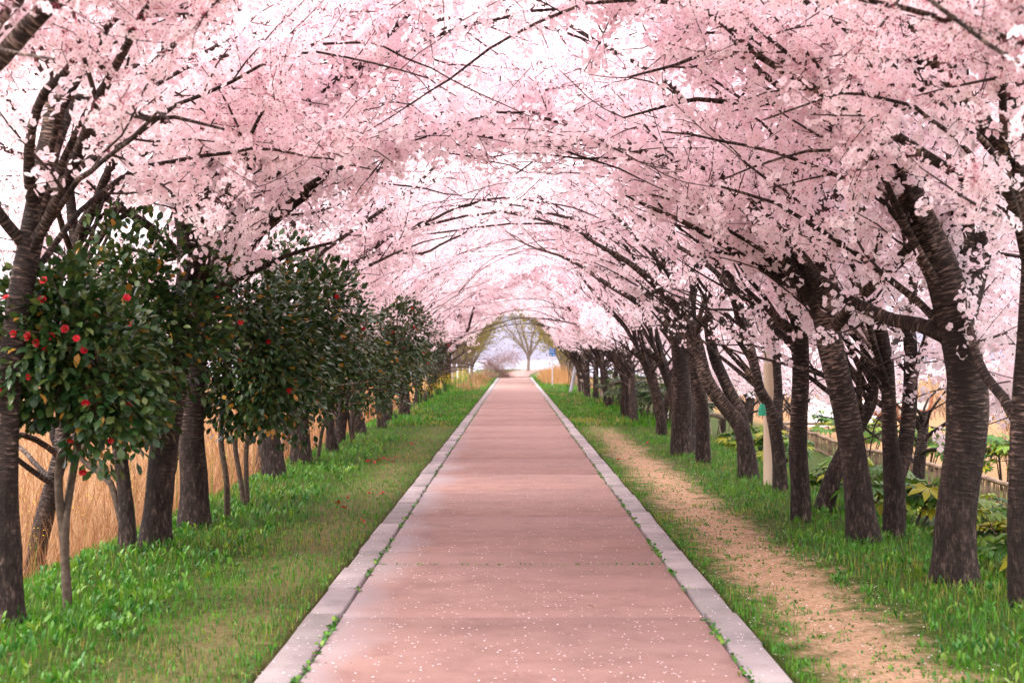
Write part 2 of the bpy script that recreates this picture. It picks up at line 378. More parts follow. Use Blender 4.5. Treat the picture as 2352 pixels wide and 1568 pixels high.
# ================================================================== SETTING
PL, PR = -1.345, 1.451         # outer kerb lines of the path
KW = 0.205
def ground(x, y):
    x = np.asarray(x, float); y = np.asarray(y, float)
    z = -0.85 * smooth01(3.35, 5.4, -x) - 0.85 * smooth01(3.3, 7.2, x)
    side = smooth01(1.5, 2.4, np.abs(x - .05))
    z = z + side * (.035 * vnoise(x * 1.3, y * .8, 1) + .015 * vnoise(x * 5, y * 4, 2))
    z = z + .36 * smooth01(112, 137, y)
    z = z + 2.2 * smooth01(22, 60, x) * smooth01(160, 120, y)
    z = z - 5.0 * smooth01(146, 190, y) - 5.0 * smooth01(70, 110, -x)
    inpath = (x > PL - .02) & (x < PR + .02) & (y < 116)
    return np.where(inpath, -.07, z)

xs = np.unique(np.concatenate([np.linspace(-400, -60, 10), np.linspace(-60, -12, 17), np.linspace(-12, -6, 13), np.linspace(-6, PL - .03, 34), [PL - .018, PL + .1, 0, PR - .1, PR + .018], np.linspace(PR + .03, 9, 46), np.linspace(9, 24, 16), np.linspace(24, 70, 16), np.linspace(70, 400, 8)]))
ys = np.unique(np.concatenate([np.linspace(-30, 3, 12), np.linspace(3, 26, 60), np.linspace(26, 60, 34), np.linspace(60, 150, 30), np.linspace(150, 200, 12), np.linspace(200, 320, 4)]))
GX, GY = np.meshgrid(xs, ys)
GV = np.stack([GX, GY, ground(GX, GY)], -1).reshape(-1, 3)
nx = len(xs); a = (np.arange(len(ys) - 1)[:, None] * nx + np.arange(nx - 1)[None]).ravel()
tag(obj('ground', make_mesh('ground', GV, [np.stack([a, a + 1, a + nx + 1, a + nx], 1)], M_ground, smooth=True)), kind='structure')
wv = np.array([[-9000, -200, -2.2], [9000, -200, -2.2], [9000, 15000, -2.2], [-9000, 15000, -2.2]], float)
tag(obj('river', make_mesh('river', wv, [np.array([[0, 1, 2, 3]])], M_water)), kind='structure')

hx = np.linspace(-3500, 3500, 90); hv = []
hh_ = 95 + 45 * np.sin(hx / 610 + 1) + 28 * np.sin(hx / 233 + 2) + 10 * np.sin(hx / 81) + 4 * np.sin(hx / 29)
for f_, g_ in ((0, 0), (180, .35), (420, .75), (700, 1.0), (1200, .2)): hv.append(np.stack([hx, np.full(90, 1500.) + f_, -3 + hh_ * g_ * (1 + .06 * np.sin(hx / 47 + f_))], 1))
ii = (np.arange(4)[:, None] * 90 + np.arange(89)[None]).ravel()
M_hill = simple('haze_tinted_hill', [(.3, (.125, .12, .16)), (.7, (.16, .15, .195))], .004, .95, 0, .05)  # distance haze painted into the hill colour as pale lavender; no haze volume
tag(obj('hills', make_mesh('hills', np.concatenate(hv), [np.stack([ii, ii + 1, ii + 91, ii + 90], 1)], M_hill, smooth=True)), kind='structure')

rng = np.random.default_rng(7)
# ---- path of pink concrete slabs
pb = MB(); pb.box((.053, 44, -.1), (2.30, 148, .06))
path = tag(obj('path', pb.mesh('path_bed', M_conc2, False)), kind='structure')
def bevel_box(name, sx, sy, sz, mt, b=.006):
    x, y = sx / 2, sy / 2
    V = [[-x, -y, -sz], [x, -y, -sz], [x, y, -sz], [-x, y, -sz], [-x, -y, -b], [x, -y, -b], [x, y, -b], [-x, y, -b],
         [-x + b, -y + b, 0], [x - b, -y + b, 0], [x - b, y - b, 0], [-x + b, y - b, 0]]
    F = [[0, 1, 5, 4], [1, 2, 6, 5], [2, 3, 7, 6], [3, 0, 4, 7], [4, 5, 9, 8], [5, 6, 10, 9], [6, 7, 11, 10], [7, 4, 8, 11], [8, 9, 10, 11]]
    return make_mesh(name, V, [np.array(F)], mt)
inner_l, inner_r = PL + KW + .022, PR - KW - .022
y = -30.0 + .45; k = 0
while y < 115:
    Ls = [3.0, 2.35, 3.1, 2.7][k % 4]
    me = bevel_box('slab', inner_r - inner_l, Ls - (.03 if k % 3 == 0 else .016), .08, M_slab)
    o = obj('slab', me, path, ((inner_l + inner_r) / 2, y + Ls / 2, rng.uniform(-.002, .002))); y += Ls; k += 1
yend = y
tt = np.linspace(0, 1, 16); yy = yend + tt * 34
cx = .053 + .0042 * (yy - yend) ** 2; hw = (inner_r - inner_l) / 2
gz = .36 * smooth01(112, 137, yy) + .03
V = np.concatenate([np.stack([cx - hw, yy, gz], 1), np.stack([cx + hw, yy, gz], 1), np.stack([cx - hw, yy, gz - .15], 1), np.stack([cx + hw, yy, gz - .15], 1)])
i = np.arange(15)
F = np.concatenate([np.stack([i, i + 16, i + 17, i + 1], 1), np.stack([i + 32, i, i + 1, i + 33], 1), np.stack([i + 16, i + 48, i + 49, i + 17], 1)])
o = obj('slab', make_mesh('slab_bend', V, [F], M_slab), path)
# ---- kerbs
kerb_me = [bevel_box('kerb_stone', KW, 1.0 - g, .14, M_kerb, .008) for g in (.016, .03)]
for xc in (PL + KW / 2, PR - KW / 2):
    kb = MB(); kb.box((xc, 77, -.05), (KW - .01, 76, .09))
    ke = tag(obj('kerb', kb.mesh('kerb_run', M_kerb, False)), kind='structure')
    for j in range(-6, 40):
        q = obj('kerb_stone', kerb_me[int(rng.integers(2))], ke, (xc + rng.normal() * .006, j + .35 + .5 + rng.normal() * .003, .010 + rng.normal() * .003))
        q.rotation_euler = (rng.normal() * .003, rng.normal() * .012, rng.normal() * .007)

# ================================================================== CHERRY TREES
TPL = {}
def flower_cluster(rg, nfl, rad, fr, kind):
    V = []; F = []; C = []; n = 0
    if kind == 0: V.append(np.zeros(3)); C.append(0); n = 1
    dirs = rg.normal(size=(nfl, 3)); dirs[:, 2] += .1; dirs /= np.linalg.norm(dirs, axis=1)[:, None]
    for d in dirs:
        c = d * rad * rg.uniform(.65, 1.1)
        nrm = d + rg.normal(size=3) * .35; nrm /= np.linalg.norm(nrm)
        u = np.cross(nrm, [.3, .5, .8]); u /= np.linalg.norm(u); v = np.cross(nrm, u)
        a0 = rg.uniform(0, 6.28); r = fr * rg.uniform(.85, 1.15); cup = rg.uniform(.15, .5)
        def pt(ang, q, h): return c + (u * math.cos(ang) + v * math.sin(ang)) * r * q + nrm * r * h
        if kind == 0:            # five petals
            V.append(c); C.append(0); ci = n; n += 1
            V.append(c + u * .004); C.append(0); n += 1; F.append([0, ci, ci + 1])
            for p in range(5):
                a = a0 + p * 1.2566
                V += [pt(a - .55, .72, cup * .6), pt(a, 1.0, cup * .9 + .05), pt(a + .55, .72, cup * .6)]; C += [.8, 1, .8]
                F += [[ci, n, n + 1], [ci, n + 1, n + 2]]; n += 3
        elif kind == 1:          # pentagon fan
            V.append(c); C.append(0.05); ci = n; n += 1
            for p in range(5): V.append(pt(a0 + p * 1.2566, rg.uniform(.85, 1.1), cup * .7)); C.append(1)
            F += [[ci, n + p, n + (p + 1) % 5] for p in range(5)]; n += 5
        else:                    # bent quad
            for p in range(4): V.append(pt(a0 + p * 1.5708, rg.uniform(.8, 1.15), cup * (.8 if p % 2 else 0))); C.append(.95)
            F += [[n, n + 1, n + 2], [n, n + 2, n + 3]]; n += 4
    V = np.array(V); A = np.array(C)
    B = np.zeros(len(V))
    nb = 2 if kind < 2 else 1 if kind == 2 else 0     # brown-green bud scales and young leaves
    for _ in range(nb):
        d = rg.normal(size=3); d /= np.linalg.norm(d); e = np.cross(d, rg.normal(size=3)); e /= np.linalg.norm(e)
        q = d * rad * .9
        V = np.concatenate([V, [q - e * fr * .25, q + e * fr * .25, q + d * fr * 1.0]]); A = np.concatenate([A, [1, 1, 1]]); B = np.concatenate([B, [1, 1, 1]])
        F.append([n, n + 1, n + 2])
        if kind == 0: F.append([0, n, n + 1])
        n += 3
    return V, np.array(F), A, B
trg = np.random.default_rng(11)
for kd, nf, rad, fr in ((0, 11, .062, .0205), (1, 8, .066, .0245), (2, 7, .070, .0268), (3, 3, .08, .06)):
    TPL[kd] = [flower_cluster(trg, nf, rad, fr, kd) for _ in range(6)]
CL_ME = []
for V_, F_, A_, B_ in TPL[0]:
    at = np.zeros((len(V_), 4)); at[:, 0] = A_; at[:, 2] = B_; at[:, 3] = 1
    CL_ME.append(make_mesh('blossom_cluster', V_, [F_], M_petal, None, {'bl': at}))

def blossom_mesh(name, pos, lod, rg, off):
    parts = []
    scl = rg.uniform(.7, 1.4, len(pos)); var = rg.integers(0, 6, len(pos)); tint = rg.uniform(0, 1, len(pos)); rot = rand_rot(rg, len(pos))
    for kd in (0, 1, 2, 3):
        for v in range(6):
            s = (lod == kd) & (var == v)
            if not s.any(): continue
            TV, TF, TA, TB = TPL[kd][v]
            V_, F_, A_ = scatter('', TV, TF, pos[s], rot[s], scl[s], None, TA, tint[s], off)
            A_[:, 2] = np.tile(TB, s.sum()); parts.append((V_, F_, A_))
    if not parts: return None
    return join_scatter(name, parts, M_petal)

def in_tunnel(x, z, n=0):
    return (np.abs(x - .05) / (2.5 + n)) ** 2.3 + (np.maximum(z, 0) / (3.8 + n)) ** 2.3 < 1

def walk(p, d, L, rg, up=0.0, wig=.12, step=.22, pull=None):
    p = np.array(p, float); d = np.array(d, float); d /= np.linalg.norm(d)
    n = max(2, int(round(L / step))); st = L / n; pts = [p.copy()]
    for _ in range(n):
        d = d + rg.normal(size=3) * wig + np.array((0, 0, up))
        if pull is not None: d = d + pull
        d /= np.linalg.norm(d); p = p + d * st; pts.append(p.copy())
    return np.array(pts)

def resample(pts, rad, step=.12):
    """Catmull-Rom through traced points"""
    pts = np.asarray(pts, float); n = len(pts)
    if n < 3: 
        t = np.linspace(0, 1, 6)[:, None]; return pts[0] * (1 - t) + pts[-1] * t, np.interp(t[:, 0], [0, 1], [rad[0], rad[-1]])
    E = np.vstack([2 * pts[0] - pts[1], pts, 2 * pts[-1] - pts[-2]]); o = []; r = []
    for i in range(n - 1):
        k = max(2, int(np.linalg.norm(pts[i + 1] - pts[i]) / step))
        for j in range(k):
            t = j / k; p0, p1, p2, p3 = E[i:i + 4]
            o.append(.5 * (2 * p1 + (p2 - p0) * t + (2 * p0 - 5 * p1 + 4 * p2 - p3) * t * t + (3 * p1 - p0 - 3 * p2 + p3) * t ** 3)); r.append(rad[i] * (1 - t) + rad[i + 1] * t)
    o.append(pts[-1]); r.append(rad[-1]); return np.array(o), np.array(r)

class Cherry:
    def __init__(s, seed): s.rg = np.random.default_rng(seed); s.stem = []; s.limb = []; s.sec = []; s.ter = []; s.cl = []
    def limb_grow(s, pts, rad, xf=None):
        if xf is not None:           # a limb ends where it would come down into the open tunnel
            bad = np.where(in_tunnel(xf(pts), pts[:, 2], -.25))[0]
            if len(bad):
                if bad[0] < 6: return
                pts, rad = pts[:bad[0]], rad[:bad[0]] * np.linspace(1, .35, bad[0])
        s.limb.append((pts, rad))
    def fill(s, keep, dens=1.0, t0=.22, sec_len=(.8, 1.9), droop=-.01, kdens=1.0, zmin=1.35):
        rg = s.rg
        for pts, rad in s.limb:
            L = np.concatenate([[0], np.cumsum(np.linalg.norm(np.diff(pts, axis=0), axis=1))]); tot = L[-1]
            q = t0 * tot + rg.uniform(0, .3)
            while q < tot + .05:
                i = min(np.searchsorted(L, q), len(pts) - 1); i = max(i, 1); p = pts[i]; T = pts[i] - pts[i - 1]; T /= np.linalg.norm(T) + 1e-9
                side = np.cross(T, rg.normal(size=3)); side /= np.linalg.norm(side) + 1e-9
                an = rg.uniform(.55, 1.15); d = T * math.cos(an) + side * math.sin(an); d[2] = d[2] * .75 + .08
                Ln = rg.uniform(*sec_len) * (1 - .45 * q / tot)
                sp = walk(p, d, Ln, rg, droop, .13, .2)
                if keep(sp[-1][None])[0] and sp[-1][2] > zmin - .2:
                    r0 = min(rad[i] * .6, .006 + .010 * Ln); s.sec.append((sp, np.linspace(r0, .004, len(sp))))
                q += rg.uniform(.16, .36) / dens
            e = pts[-1]; T = pts[-1] - pts[-2]
            for _ in range(3):
                sp = walk(e, T / np.linalg.norm(T) + rg.normal(size=3) * .35, rg.uniform(.5, 1.1), rg, droop, .12, .2)
                if keep(sp[-1][None])[0]: s.sec.append((sp, np.linspace(min(rad[-1] * .8, .012), .004, len(sp))))
        for pts, rad in s.sec:
            L = np.linalg.norm(np.diff(pts, axis=0), axis=1).sum(); q = .12
            while q < L:
                f = q / L * (len(pts) - 1); i = int(f); i = min(i, len(pts) - 2); p = pts[i] + (pts[i + 1] - pts[i]) * (f - i); T = pts[i + 1] - pts[i]; T /= np.linalg.norm(T)
                side = np.cross(T, rg.normal(size=3)); side /= np.linalg.norm(side) + 1e-9
                an = rg.uniform(.5, 1.2); d = T * math.cos(an) + side * math.sin(an); Ln = rg.uniform(.15, .5) * (1 - .3 * q / L)
                tp = walk(p, d, Ln, rg, droop * 1.2, .18, .22)
                if keep(tp[-1][None])[0] and tp[-1][2] > zmin: s.ter.append((tp, np.linspace(.0042, .002, len(tp))))
                q += rg.uniform(.13, .30) / dens
        C = []
        for grp, t0_, sp_ in ((s.ter, .10, .115), (s.sec, .15, .10)):
            for pts, rad in grp:
                L = np.linalg.norm(np.diff(pts, axis=0), axis=1).sum(); q = t0_ * L + rg.uniform(0, .08)
                while q < L * 1.02:
                    f = min(q / L, .999) * (len(pts) - 1); i = min(int(f), len(pts) - 2)
                    C.append(pts[i] + (pts[i + 1] - pts[i]) * (f - i) + rg.normal(size=3) * .025); q += rg.uniform(.6, 1.5) * sp_ / kdens
        for pts, rad in s.limb:
            L = np.concatenate([[0], np.cumsum(np.linalg.norm(np.diff(pts, axis=0), axis=1))]); q = .3 * L[-1]
            while q < L[-1]:
                i = min(np.searchsorted(L, q), len(pts) - 1)
                if rad[i] < .042: C.append(pts[i] + rg.normal(size=3) * (.04 + rad[i]))
                q += rg.uniform(.04, .11)
        C = np.array(C); s.cl = C[keep(C) & (C[:, 2] > zmin - .25)]

def trunk_mod(rg, flare=True, amp=.05):
    ph = rg.uniform(0, 6.28, 6); bumps = [(rg.uniform(0, 6.28), rg.uniform(.2, 2.2), rg.uniform(.08, .22), rg.uniform(.06, .14)) for _ in range(4)]
    def f(a, l):
        m = .96 + amp * np.sin(2 * a + ph[0] + l * 1.1) + amp * .8 * np.sin(3 * a + ph[1] - l * 2.3) + amp * .6 * np.sin(l * 5 + ph[2] + a) + .018 * np.sin(7 * a + ph[3] + l * 9)
        if flare: m = m + np.exp(-l / .16) * (.22 + .12 * np.sin(3 * a + ph[4]) + .08 * np.sin(5 * a + ph[5]))
        for ba, bl, br, bh in bumps:
            da = np.angle(np.exp(1j * (a - ba))); m = m + bh * np.exp(-(da / .55) ** 2 - ((l - bl) / br) ** 2)
        return m
    return f

def in_view(C, mx=.9):
    """true for points the photograph's camera or one a step aside can see"""
    d = C[:, 1]; ok = d > 2.0; dd = np.maximum(d, .5)
    return ok & (np.abs(C[:, 0]) < .36 * dd + mx) & (C[:, 2] - EYE < .25 * dd + mx)

def build_cherry(tree, base, hero=True, n_single=0, sides=(14, 8, 3, 3), lod_fn=None):
    rg = tree.rg; base = np.asarray(base, float)
    meshes = []
    for i, (pts, rad) in enumerate(tree.stem):
        b = MB(); b.tube(pts, rad, sides[0], trunk_mod(rg, i == 0 or abs(pts[0][2] - base[2]) < .4)); meshes.append(('trunk', b.mesh('cherry_trunk', M_bark, True, base)))
    for pts, rad in tree.limb:
        b = MB(); b.tube(pts, rad, sides[1], trunk_mod(rg, False, .035)); meshes.append(('branch', b.mesh('cherry_branch', M_bark, True, base)))
    b = MB()
    for pts, rad in tree.sec: b.tube(pts, rad, sides[2])
    for pts, rad in tree.ter:
        if hero and not in_view(pts[-1:], .5)[0]: continue
        b.tube(pts, rad, sides[3])
    meshes.append(('twigs', b.mesh('cherry_twigs', M_twig, True, base)))
    C = tree.cl
    lod = lod_fn(C) if lod_fn else np.full(len(C), 2)
    kk = (lod != 3) | (rg.uniform(0, 1, len(C)) < .25); C, lod = C[kk], lod[kk]
    singles = np.zeros(0, int)
    if n_single:
        vis = np.where(in_view(C, 0.0) & (lod <= 1))[0]
        if len(vis):
            singles = vis[np.argsort(np.linalg.norm(C[vis] - np.array((0, 0, EYE)), axis=1))[:n_single]]
    keep = np.ones(len(C), bool); keep[singles] = False
    bm = blossom_mesh('cherry_blossom', C[keep], lod[keep], rg, base)
    if bm: meshes.append(('blossom', bm))
    return meshes, C[singles]

def place_tree(name, meshes, base, label, cat, group, singles=None, rg=None, rot=0, scale=1, mir=1):
    e = empty(name, tuple(base)); tag(e, label, cat, group)
    e.rotation_euler = (0, 0, rot); e.scale = (scale, scale * mir, scale)
    for nm, me in meshes:
        o = obj(nm, me, e)
        if nm in ('twigs', 'blossom', 'foliage'): o['kind'] = 'stuff'
    if singles is not None:
        for p in singles:
            o = obj('blossom_cluster', CL_ME[int(rg.integers(6))], e, tuple(p - np.asarray(base)))
            o.rotation_euler = tuple(rg.uniform(0, 6.28, 3)); o.scale = (rg.uniform(.8, 1.3),) * 3
    return e

# ---- traced trees nearest the camera --------------------------------------
def px(lst, d, dz=0.0):
    """traced points (x, y, width) at depth d (+dz reached at the last one)"""
    n = len(lst); P_ = []; r = []
    for i, q in enumerate(lst):
        dd = d + dz * (i / max(n - 1, 1)); P_.append(P(q[0], q[1], dd)); r.append(q[2] / 2 * dd / FP)
    return P_, r
def hero(seed, d, trunk, limbs, base_z=0.0, n_auto=2, dens=1.0, kdens=1.0, outer=False, low=1.7):
    t = Cherry(seed); rg = t.rg; nn = rg.uniform(-.4, .25)
    pts, r = px(trunk, d)
    side = 1.0 if pts[0][0] < 0 else -1.0
    pts[0] = pts[0].copy(); gz_ = float(ground(pts[0][0], pts[0][1])); base = np.array((pts[0][0], pts[0][1], gz_))
    pts[0][2] = gz_ - .18
    tp, tr = resample(pts, r, .09); t.stem.append((tp, tr))
    for lst, dz, ext in limbs:
        lp, lr = px(lst, d, dz)
        a_, b_ = resample(lp, lr, .12)
        if ext > 0:
            dr = a_[-1] - a_[-3]; dr /= np.linalg.norm(dr)
            e = walk(a_[-1], dr, ext, rg, -.012, .07, .2, np.array((side * .02, 0, 0)))
            bad = np.where(in_tunnel(e[:, 0], e[:, 2], -.1))[0]
            if len(bad): e = e[:max(bad[0], 2)]
            b_ = np.concatenate([b_, np.linspace(b_[-1] * .9, max(.008, b_[-1] * .2), len(e))[1:]]); a_ = np.concatenate([a_, e[1:]])
        t.limb_grow(a_, b_)
    # branches that the photograph only shows in part: from the upper trunk, all round
    for k in range(n_auto):
        f = rg.uniform(.75, 1.0); i = int(f * (len(tp) - 1)); aa = rg.uniform(-2.6, 2.6) if not outer else rg.uniform(-1.5, 1.5) + (math.pi if side > 0 else 0)
        d0 = np.array((math.cos(aa) * side * .8, math.sin(aa) * .8, rg.uniform(.5, 1.0)))
        e = walk(tp[i], d0, rg.uniform(3.0, 4.4), rg, -.03, .07, .22); t.limb_grow(e, np.linspace(tr[i] * .5, .010, len(e)), lambda q: q[:, 0])
    for k in range(5):            # limbs arching over the path
        i = int(rg.uniform(.8, 1.0) * (len(tp) - 1)); aa = rg.uniform(-.9, .9)
        e = walk(tp[i], (math.cos(aa) * side * .8, math.sin(aa) * .8, rg.uniform(1.1, 1.9)), rg.uniform(4.8, 6.4), rg, -.05, .12, .22)
        t.limb_grow(e, np.linspace(min(tr[i] * .32, .036), .008, len(e)), lambda q: q[:, 0])
    for k in range(3):            # steep limbs that close the roof high over the path
        i = int(rg.uniform(.85, 1.0) * (len(tp) - 1)); aa = rg.uniform(-.8, .8)
        e = walk(tp[i], (math.cos(aa) * side, math.sin(aa), rg.uniform(1.9, 3.0)), rg.uniform(5.2, 6.4), rg, -.05, .09, .22, np.array((side * .012, 0, 0)))
        t.limb_grow(e, np.linspace(min(tr[i] * .3, .034), .008, len(e)), lambda q: q[:, 0])
    if len(tp) > 5 and True:      # leader carries on above the traced trunk
        dr = tp[-1] - tp[-4]; dr /= np.linalg.norm(dr)
        e = walk(tp[-1], dr, max(1.2, 5.6 - tp[-1][2]), rg, -.01, .07, .22); t.limb_grow(e, np.linspace(tr[-1], .013, len(e)))
    def keep(C): return ~in_tunnel(C[:, 0] + .25 * vnoise(C[:, 1] * 2, C[:, 2] * 2, seed), C[:, 2], nn + .4 * vnoise(C[:, 1] * 1.1, C[:, 0] * .9, seed + 5)) & (C[:, 2] > np.where(C[:, 0] < -1.2, 2.3 + .3 * vnoise(C[:, 1] * 3, C[:, 0] * 3, seed), low + .5 * vnoise(C[:, 1] * 3, C[:, 0] * 3, seed)))
    t.fill(keep, dens * .92, .15, (.7, 1.7), kdens=kdens)
    def lod(C):
        v = in_view(C); r_ = np.linalg.norm(C - np.array((0, 0, EYE)), axis=1)
        return np.where(~v, 3, np.where(r_ < 8.3, 0, np.where(r_ < 12.5, 1, 2)))
    return t, base, lod

HERO = []
# right-hand row
HERO.append(dict(seed=100, d=9.7, trunk=[(2352, 1392, 78), (2340, 1270, 62), (2344, 1100, 56), (2352, 900, 54), (2368, 720, 54), (2372, 580, 54), (2352, 458, 54)], limbs=[
    ([(2352, 470, 50), (2317, 366, 48), (2262, 286, 46), (2207, 205, 45), (2163, 154, 43), (2116, 92, 40), (2079, 37, 36)], -.2, 3.0),
    ([(2344, 985, 30), (2305, 915, 26), (2262, 862, 24), (2235, 790, 20), (2215, 700, 14)], .9, .8),
    ([(2350, 460, 40), (2352, 300, 34), (2335, 120, 28), (2280, 45, 24), (2225, 18, 22), (2160, -10, 20)], -1.2, 1.6)],
    label='cherry tree with a thick upper trunk leaning back over the path'))
HERO.append(dict(seed=101, d=10.68, trunk=[(2188, 1338, 124), (2190, 1260, 98), (2196, 1160, 96), (2215, 1020, 98), (2222, 900, 96), (2208, 790, 92), (2185, 700, 92)], limbs=[
    ([(2185, 710, 70), (2162, 610, 60), (2137, 542, 56), (2093, 439, 50), (2072, 366, 44), (2053, 275, 38), (2042, 183, 34), (2031, 91, 30), (2026, 40, 28)], .5, 2.0),
    ([(2205, 760, 66), (2232, 660, 62), (2250, 585, 56), (2285, 500, 46), (2330, 425, 40), (2370, 340, 36)], .8, 2.0),
    ([(2180, 775, 40), (2110, 745, 34), (2050, 735, 32), (1985, 705, 28), (1935, 680, 24), (1890, 640, 18), (1850, 590, 14)], .9, .9),
    ([(2038, 170, 26), (2020, 90, 24), (1932, 59, 22), (1859, 48, 20), (1804, 55, 17), (1713, 88, 15), (1658, 110, 13), (1603, 128, 10)], -.5, 1.2),
    ([(2052, 270, 24), (2024, 222, 22), (1980, 201, 20), (1896, 190, 18), (1823, 201, 17), (1749, 227, 15), (1676, 234, 14), (1603, 227, 11), (1544, 238, 9)], .5, 1.2),
    ([(2150, 580, 34), (2163, 542, 32), (2196, 494, 28), (2243, 432, 26), (2280, 366, 22)], 1.0, 1.6)],
    n_auto=1, label='stout cherry tree with scarred knot low on its trunk and a long low side branch'))
HERO.append(dict(seed=102, d=12.93, low=2.3, trunk=[(1985, 1250, 96), (1975, 1180, 74), (1962, 1080, 66), (1945, 950, 66), (1915, 820, 62), (1895, 720, 62), (1893, 670, 64)], limbs=[
    ([(1893, 690, 50), (1893, 601, 46), (1885, 544, 42), (1867, 472, 32), (1870, 395, 27), (1862, 290, 22), (1840, 200, 16)], .3, 1.6),
    ([(1888, 560, 34), (1903, 490, 32), (1934, 434, 30), (1952, 357, 26), (1965, 280, 20)], -.4, 2.0),
    ([(1895, 585, 36), (1928, 540, 34), (1967, 473, 32), (2018, 396, 28), (2060, 320, 22)], .8, 2.0),
    ([(1893, 740, 40), (1852, 665, 36), (1813, 614, 32), (1788, 557, 28), (1754, 511, 26), (1711, 460, 24), (1668, 414, 22), (1647, 396, 20), (1570, 373, 15), (1493, 352, 13), (1400, 335, 9)], -.3, 1.6),
    ([(1860, 670, 30), (1848, 620, 28), (1834, 575, 27), (1805, 498, 25), (1775, 421, 24), (1755, 396, 22), (1732, 344, 20), (1716, 311, 18), (1668, 249, 16), (1630, 190, 12)], .7, 1.6),
    ([(1865, 690, 24), (1798, 645, 20), (1724, 601, 18), (1646, 552, 16), (1560, 505, 12), (1480, 470, 9)], .4, 1.0)],
    n_auto=1, label='bent cherry tree forking into many arching limbs, near the round tan pole'))
HERO.append(dict(seed=103, d=14.8, low=2.9, trunk=[(1840, 1192, 54), (1836, 1110, 46), (1832, 1040, 44), (1836, 950, 40), (1840, 860, 38), (1836, 760, 38), (1834, 720, 40)], limbs=[
    ([(1834, 730, 26), (1818, 689, 24), (1790, 620, 22), (1770, 540, 18), (1740, 470, 15)], .6, 2.4), ([(1836, 725, 26), (1850, 690, 24), (1862, 610, 20), (1880, 520, 17)], .8, 2.2)],
    label='slim upright cherry tree with a round pruning scar at waist height'))
HERO.append(dict(seed=104, d=13.5, trunk=[(2050, 1268, 58), (2052, 1180, 50), (2052, 1120, 50), (2050, 1070, 46), (2044, 1011, 36), (2041, 894, 32), (2036, 821, 30)], limbs=[
    ([(2037, 840, 28), (2014, 762, 26), (1986, 718, 22), (1960, 640, 18), (1955, 540, 14)], .5, 2.2),
    ([(2052, 1110, 44), (2073, 1055, 42), (2085, 967, 38), (2090, 865, 34), (2090, 777, 32), (2085, 718, 28), (2100, 640, 24), (2120, 560, 18)], .6, 2.2),
    ([(2088, 900, 20), (2120, 800, 18), (2140, 740, 16), (2175, 690, 12)], .9, 1.4)],
    n_auto=2, outer=True, label='cherry tree splitting low into a V of two straight stems'))
HERO.append(dict(seed=105, d=15.6, trunk=[(1884, 1192, 48), (1905, 1120, 40), (1930, 1055, 36), (1968, 985, 32), (1998, 930, 28), (2006, 870, 26)], limbs=[
    ([(2006, 880, 24), (1985, 800, 22), (1975, 720, 18), (1960, 640, 14)], .5, 2.0), ([(2004, 900, 20), (2035, 830, 18), (2065, 770, 15)], .8, 2.0)],
    n_auto=2, outer=True, label='thin leaning cherry tree tilting away behind the bent forked one'))
HERO.append(dict(seed=106, d=17.75, low=2.5, trunk=[(1795, 1132, 40), (1790, 1070, 33), (1784, 1011, 31), (1769, 938, 29), (1745, 894, 26), (1730, 830, 25), (1718, 785, 25)], limbs=[
    ([(1719, 795, 22), (1700, 740, 20), (1680, 670, 16), (1640, 600, 13), (1590, 550, 9)], -.5, 1.6), ([(1720, 790, 18), (1725, 720, 16), (1735, 640, 13)], .8, 2.2),
    ([(1778, 960, 22), (1787, 908, 21), (1781, 777, 19), (1790, 690, 16), (1800, 600, 12)], .6, 2.0)],
    label='cherry tree with a green tag, growing against the round tan utility pole'))
HERO.append(dict(seed=107, d=19.6, trunk=[(1722, 1102, 56), (1716, 1050, 44), (1701, 982, 36), (1657, 923, 32), (1622, 870, 31), (1604, 806, 29), (1590, 757, 28)], limbs=[
    ([(1592, 765, 24), (1549, 703, 20), (1500, 650, 16), (1440, 600, 13), (1370, 560, 9)], -.5, 1.4), ([(1596, 780, 22), (1590, 700, 20), (1600, 610, 16), (1590, 520, 12)], .6, 1.6),
    ([(1716, 1040, 36), (1701, 952, 30), (1666, 879, 28), (1642, 820, 26), (1628, 747, 24), (1634, 689, 22), (1640, 600, 18), (1660, 520, 14)], .5, 1.8)],
    label='cherry tree of two crossing stems leaning hard towards the path'))
HERO.append(dict(seed=108, d=22.7, trunk=[(1617, 1063, 38), (1615, 1010, 32), (1612, 940, 31), (1597, 850, 29), (1585, 780, 28), (1575, 740, 27)], limbs=[
    ([(1577, 750, 24), (1555, 690, 20), (1515, 630, 16), (1460, 580, 12)], -.5, 1.6), ([(1580, 760, 22), (1585, 690, 18), (1600, 620, 14)], .8, 2.2)],
    label='straight cherry tree right beside a broad double-trunked one'))
HERO.append(dict(seed=109, d=24.5, trunk=[(1566, 1046, 58), (1566, 990, 47), (1565, 900, 45), (1562, 810, 42), (1550, 752, 38)], limbs=[
    ([(1552, 760, 30), (1523, 703, 26), (1480, 640, 20), (1420, 590, 15), (1350, 550, 10)], -.6, 1.6), ([(1556, 775, 28), (1565, 700, 22), (1570, 620, 17)], .8, 2.2),
    ([(1580, 1040, 36), (1588, 960, 30), (1590, 880, 26), (1575, 810, 22), (1570, 740, 18)], .9, 2.4)],
    label='broad dark cherry tree with two fused trunks, next to the dark fatsia bushes'))
def wpx(X, Z, d, w): return (VX + X * FP / d, VY + (EYE - Z) * FP / d, w * FP / d)
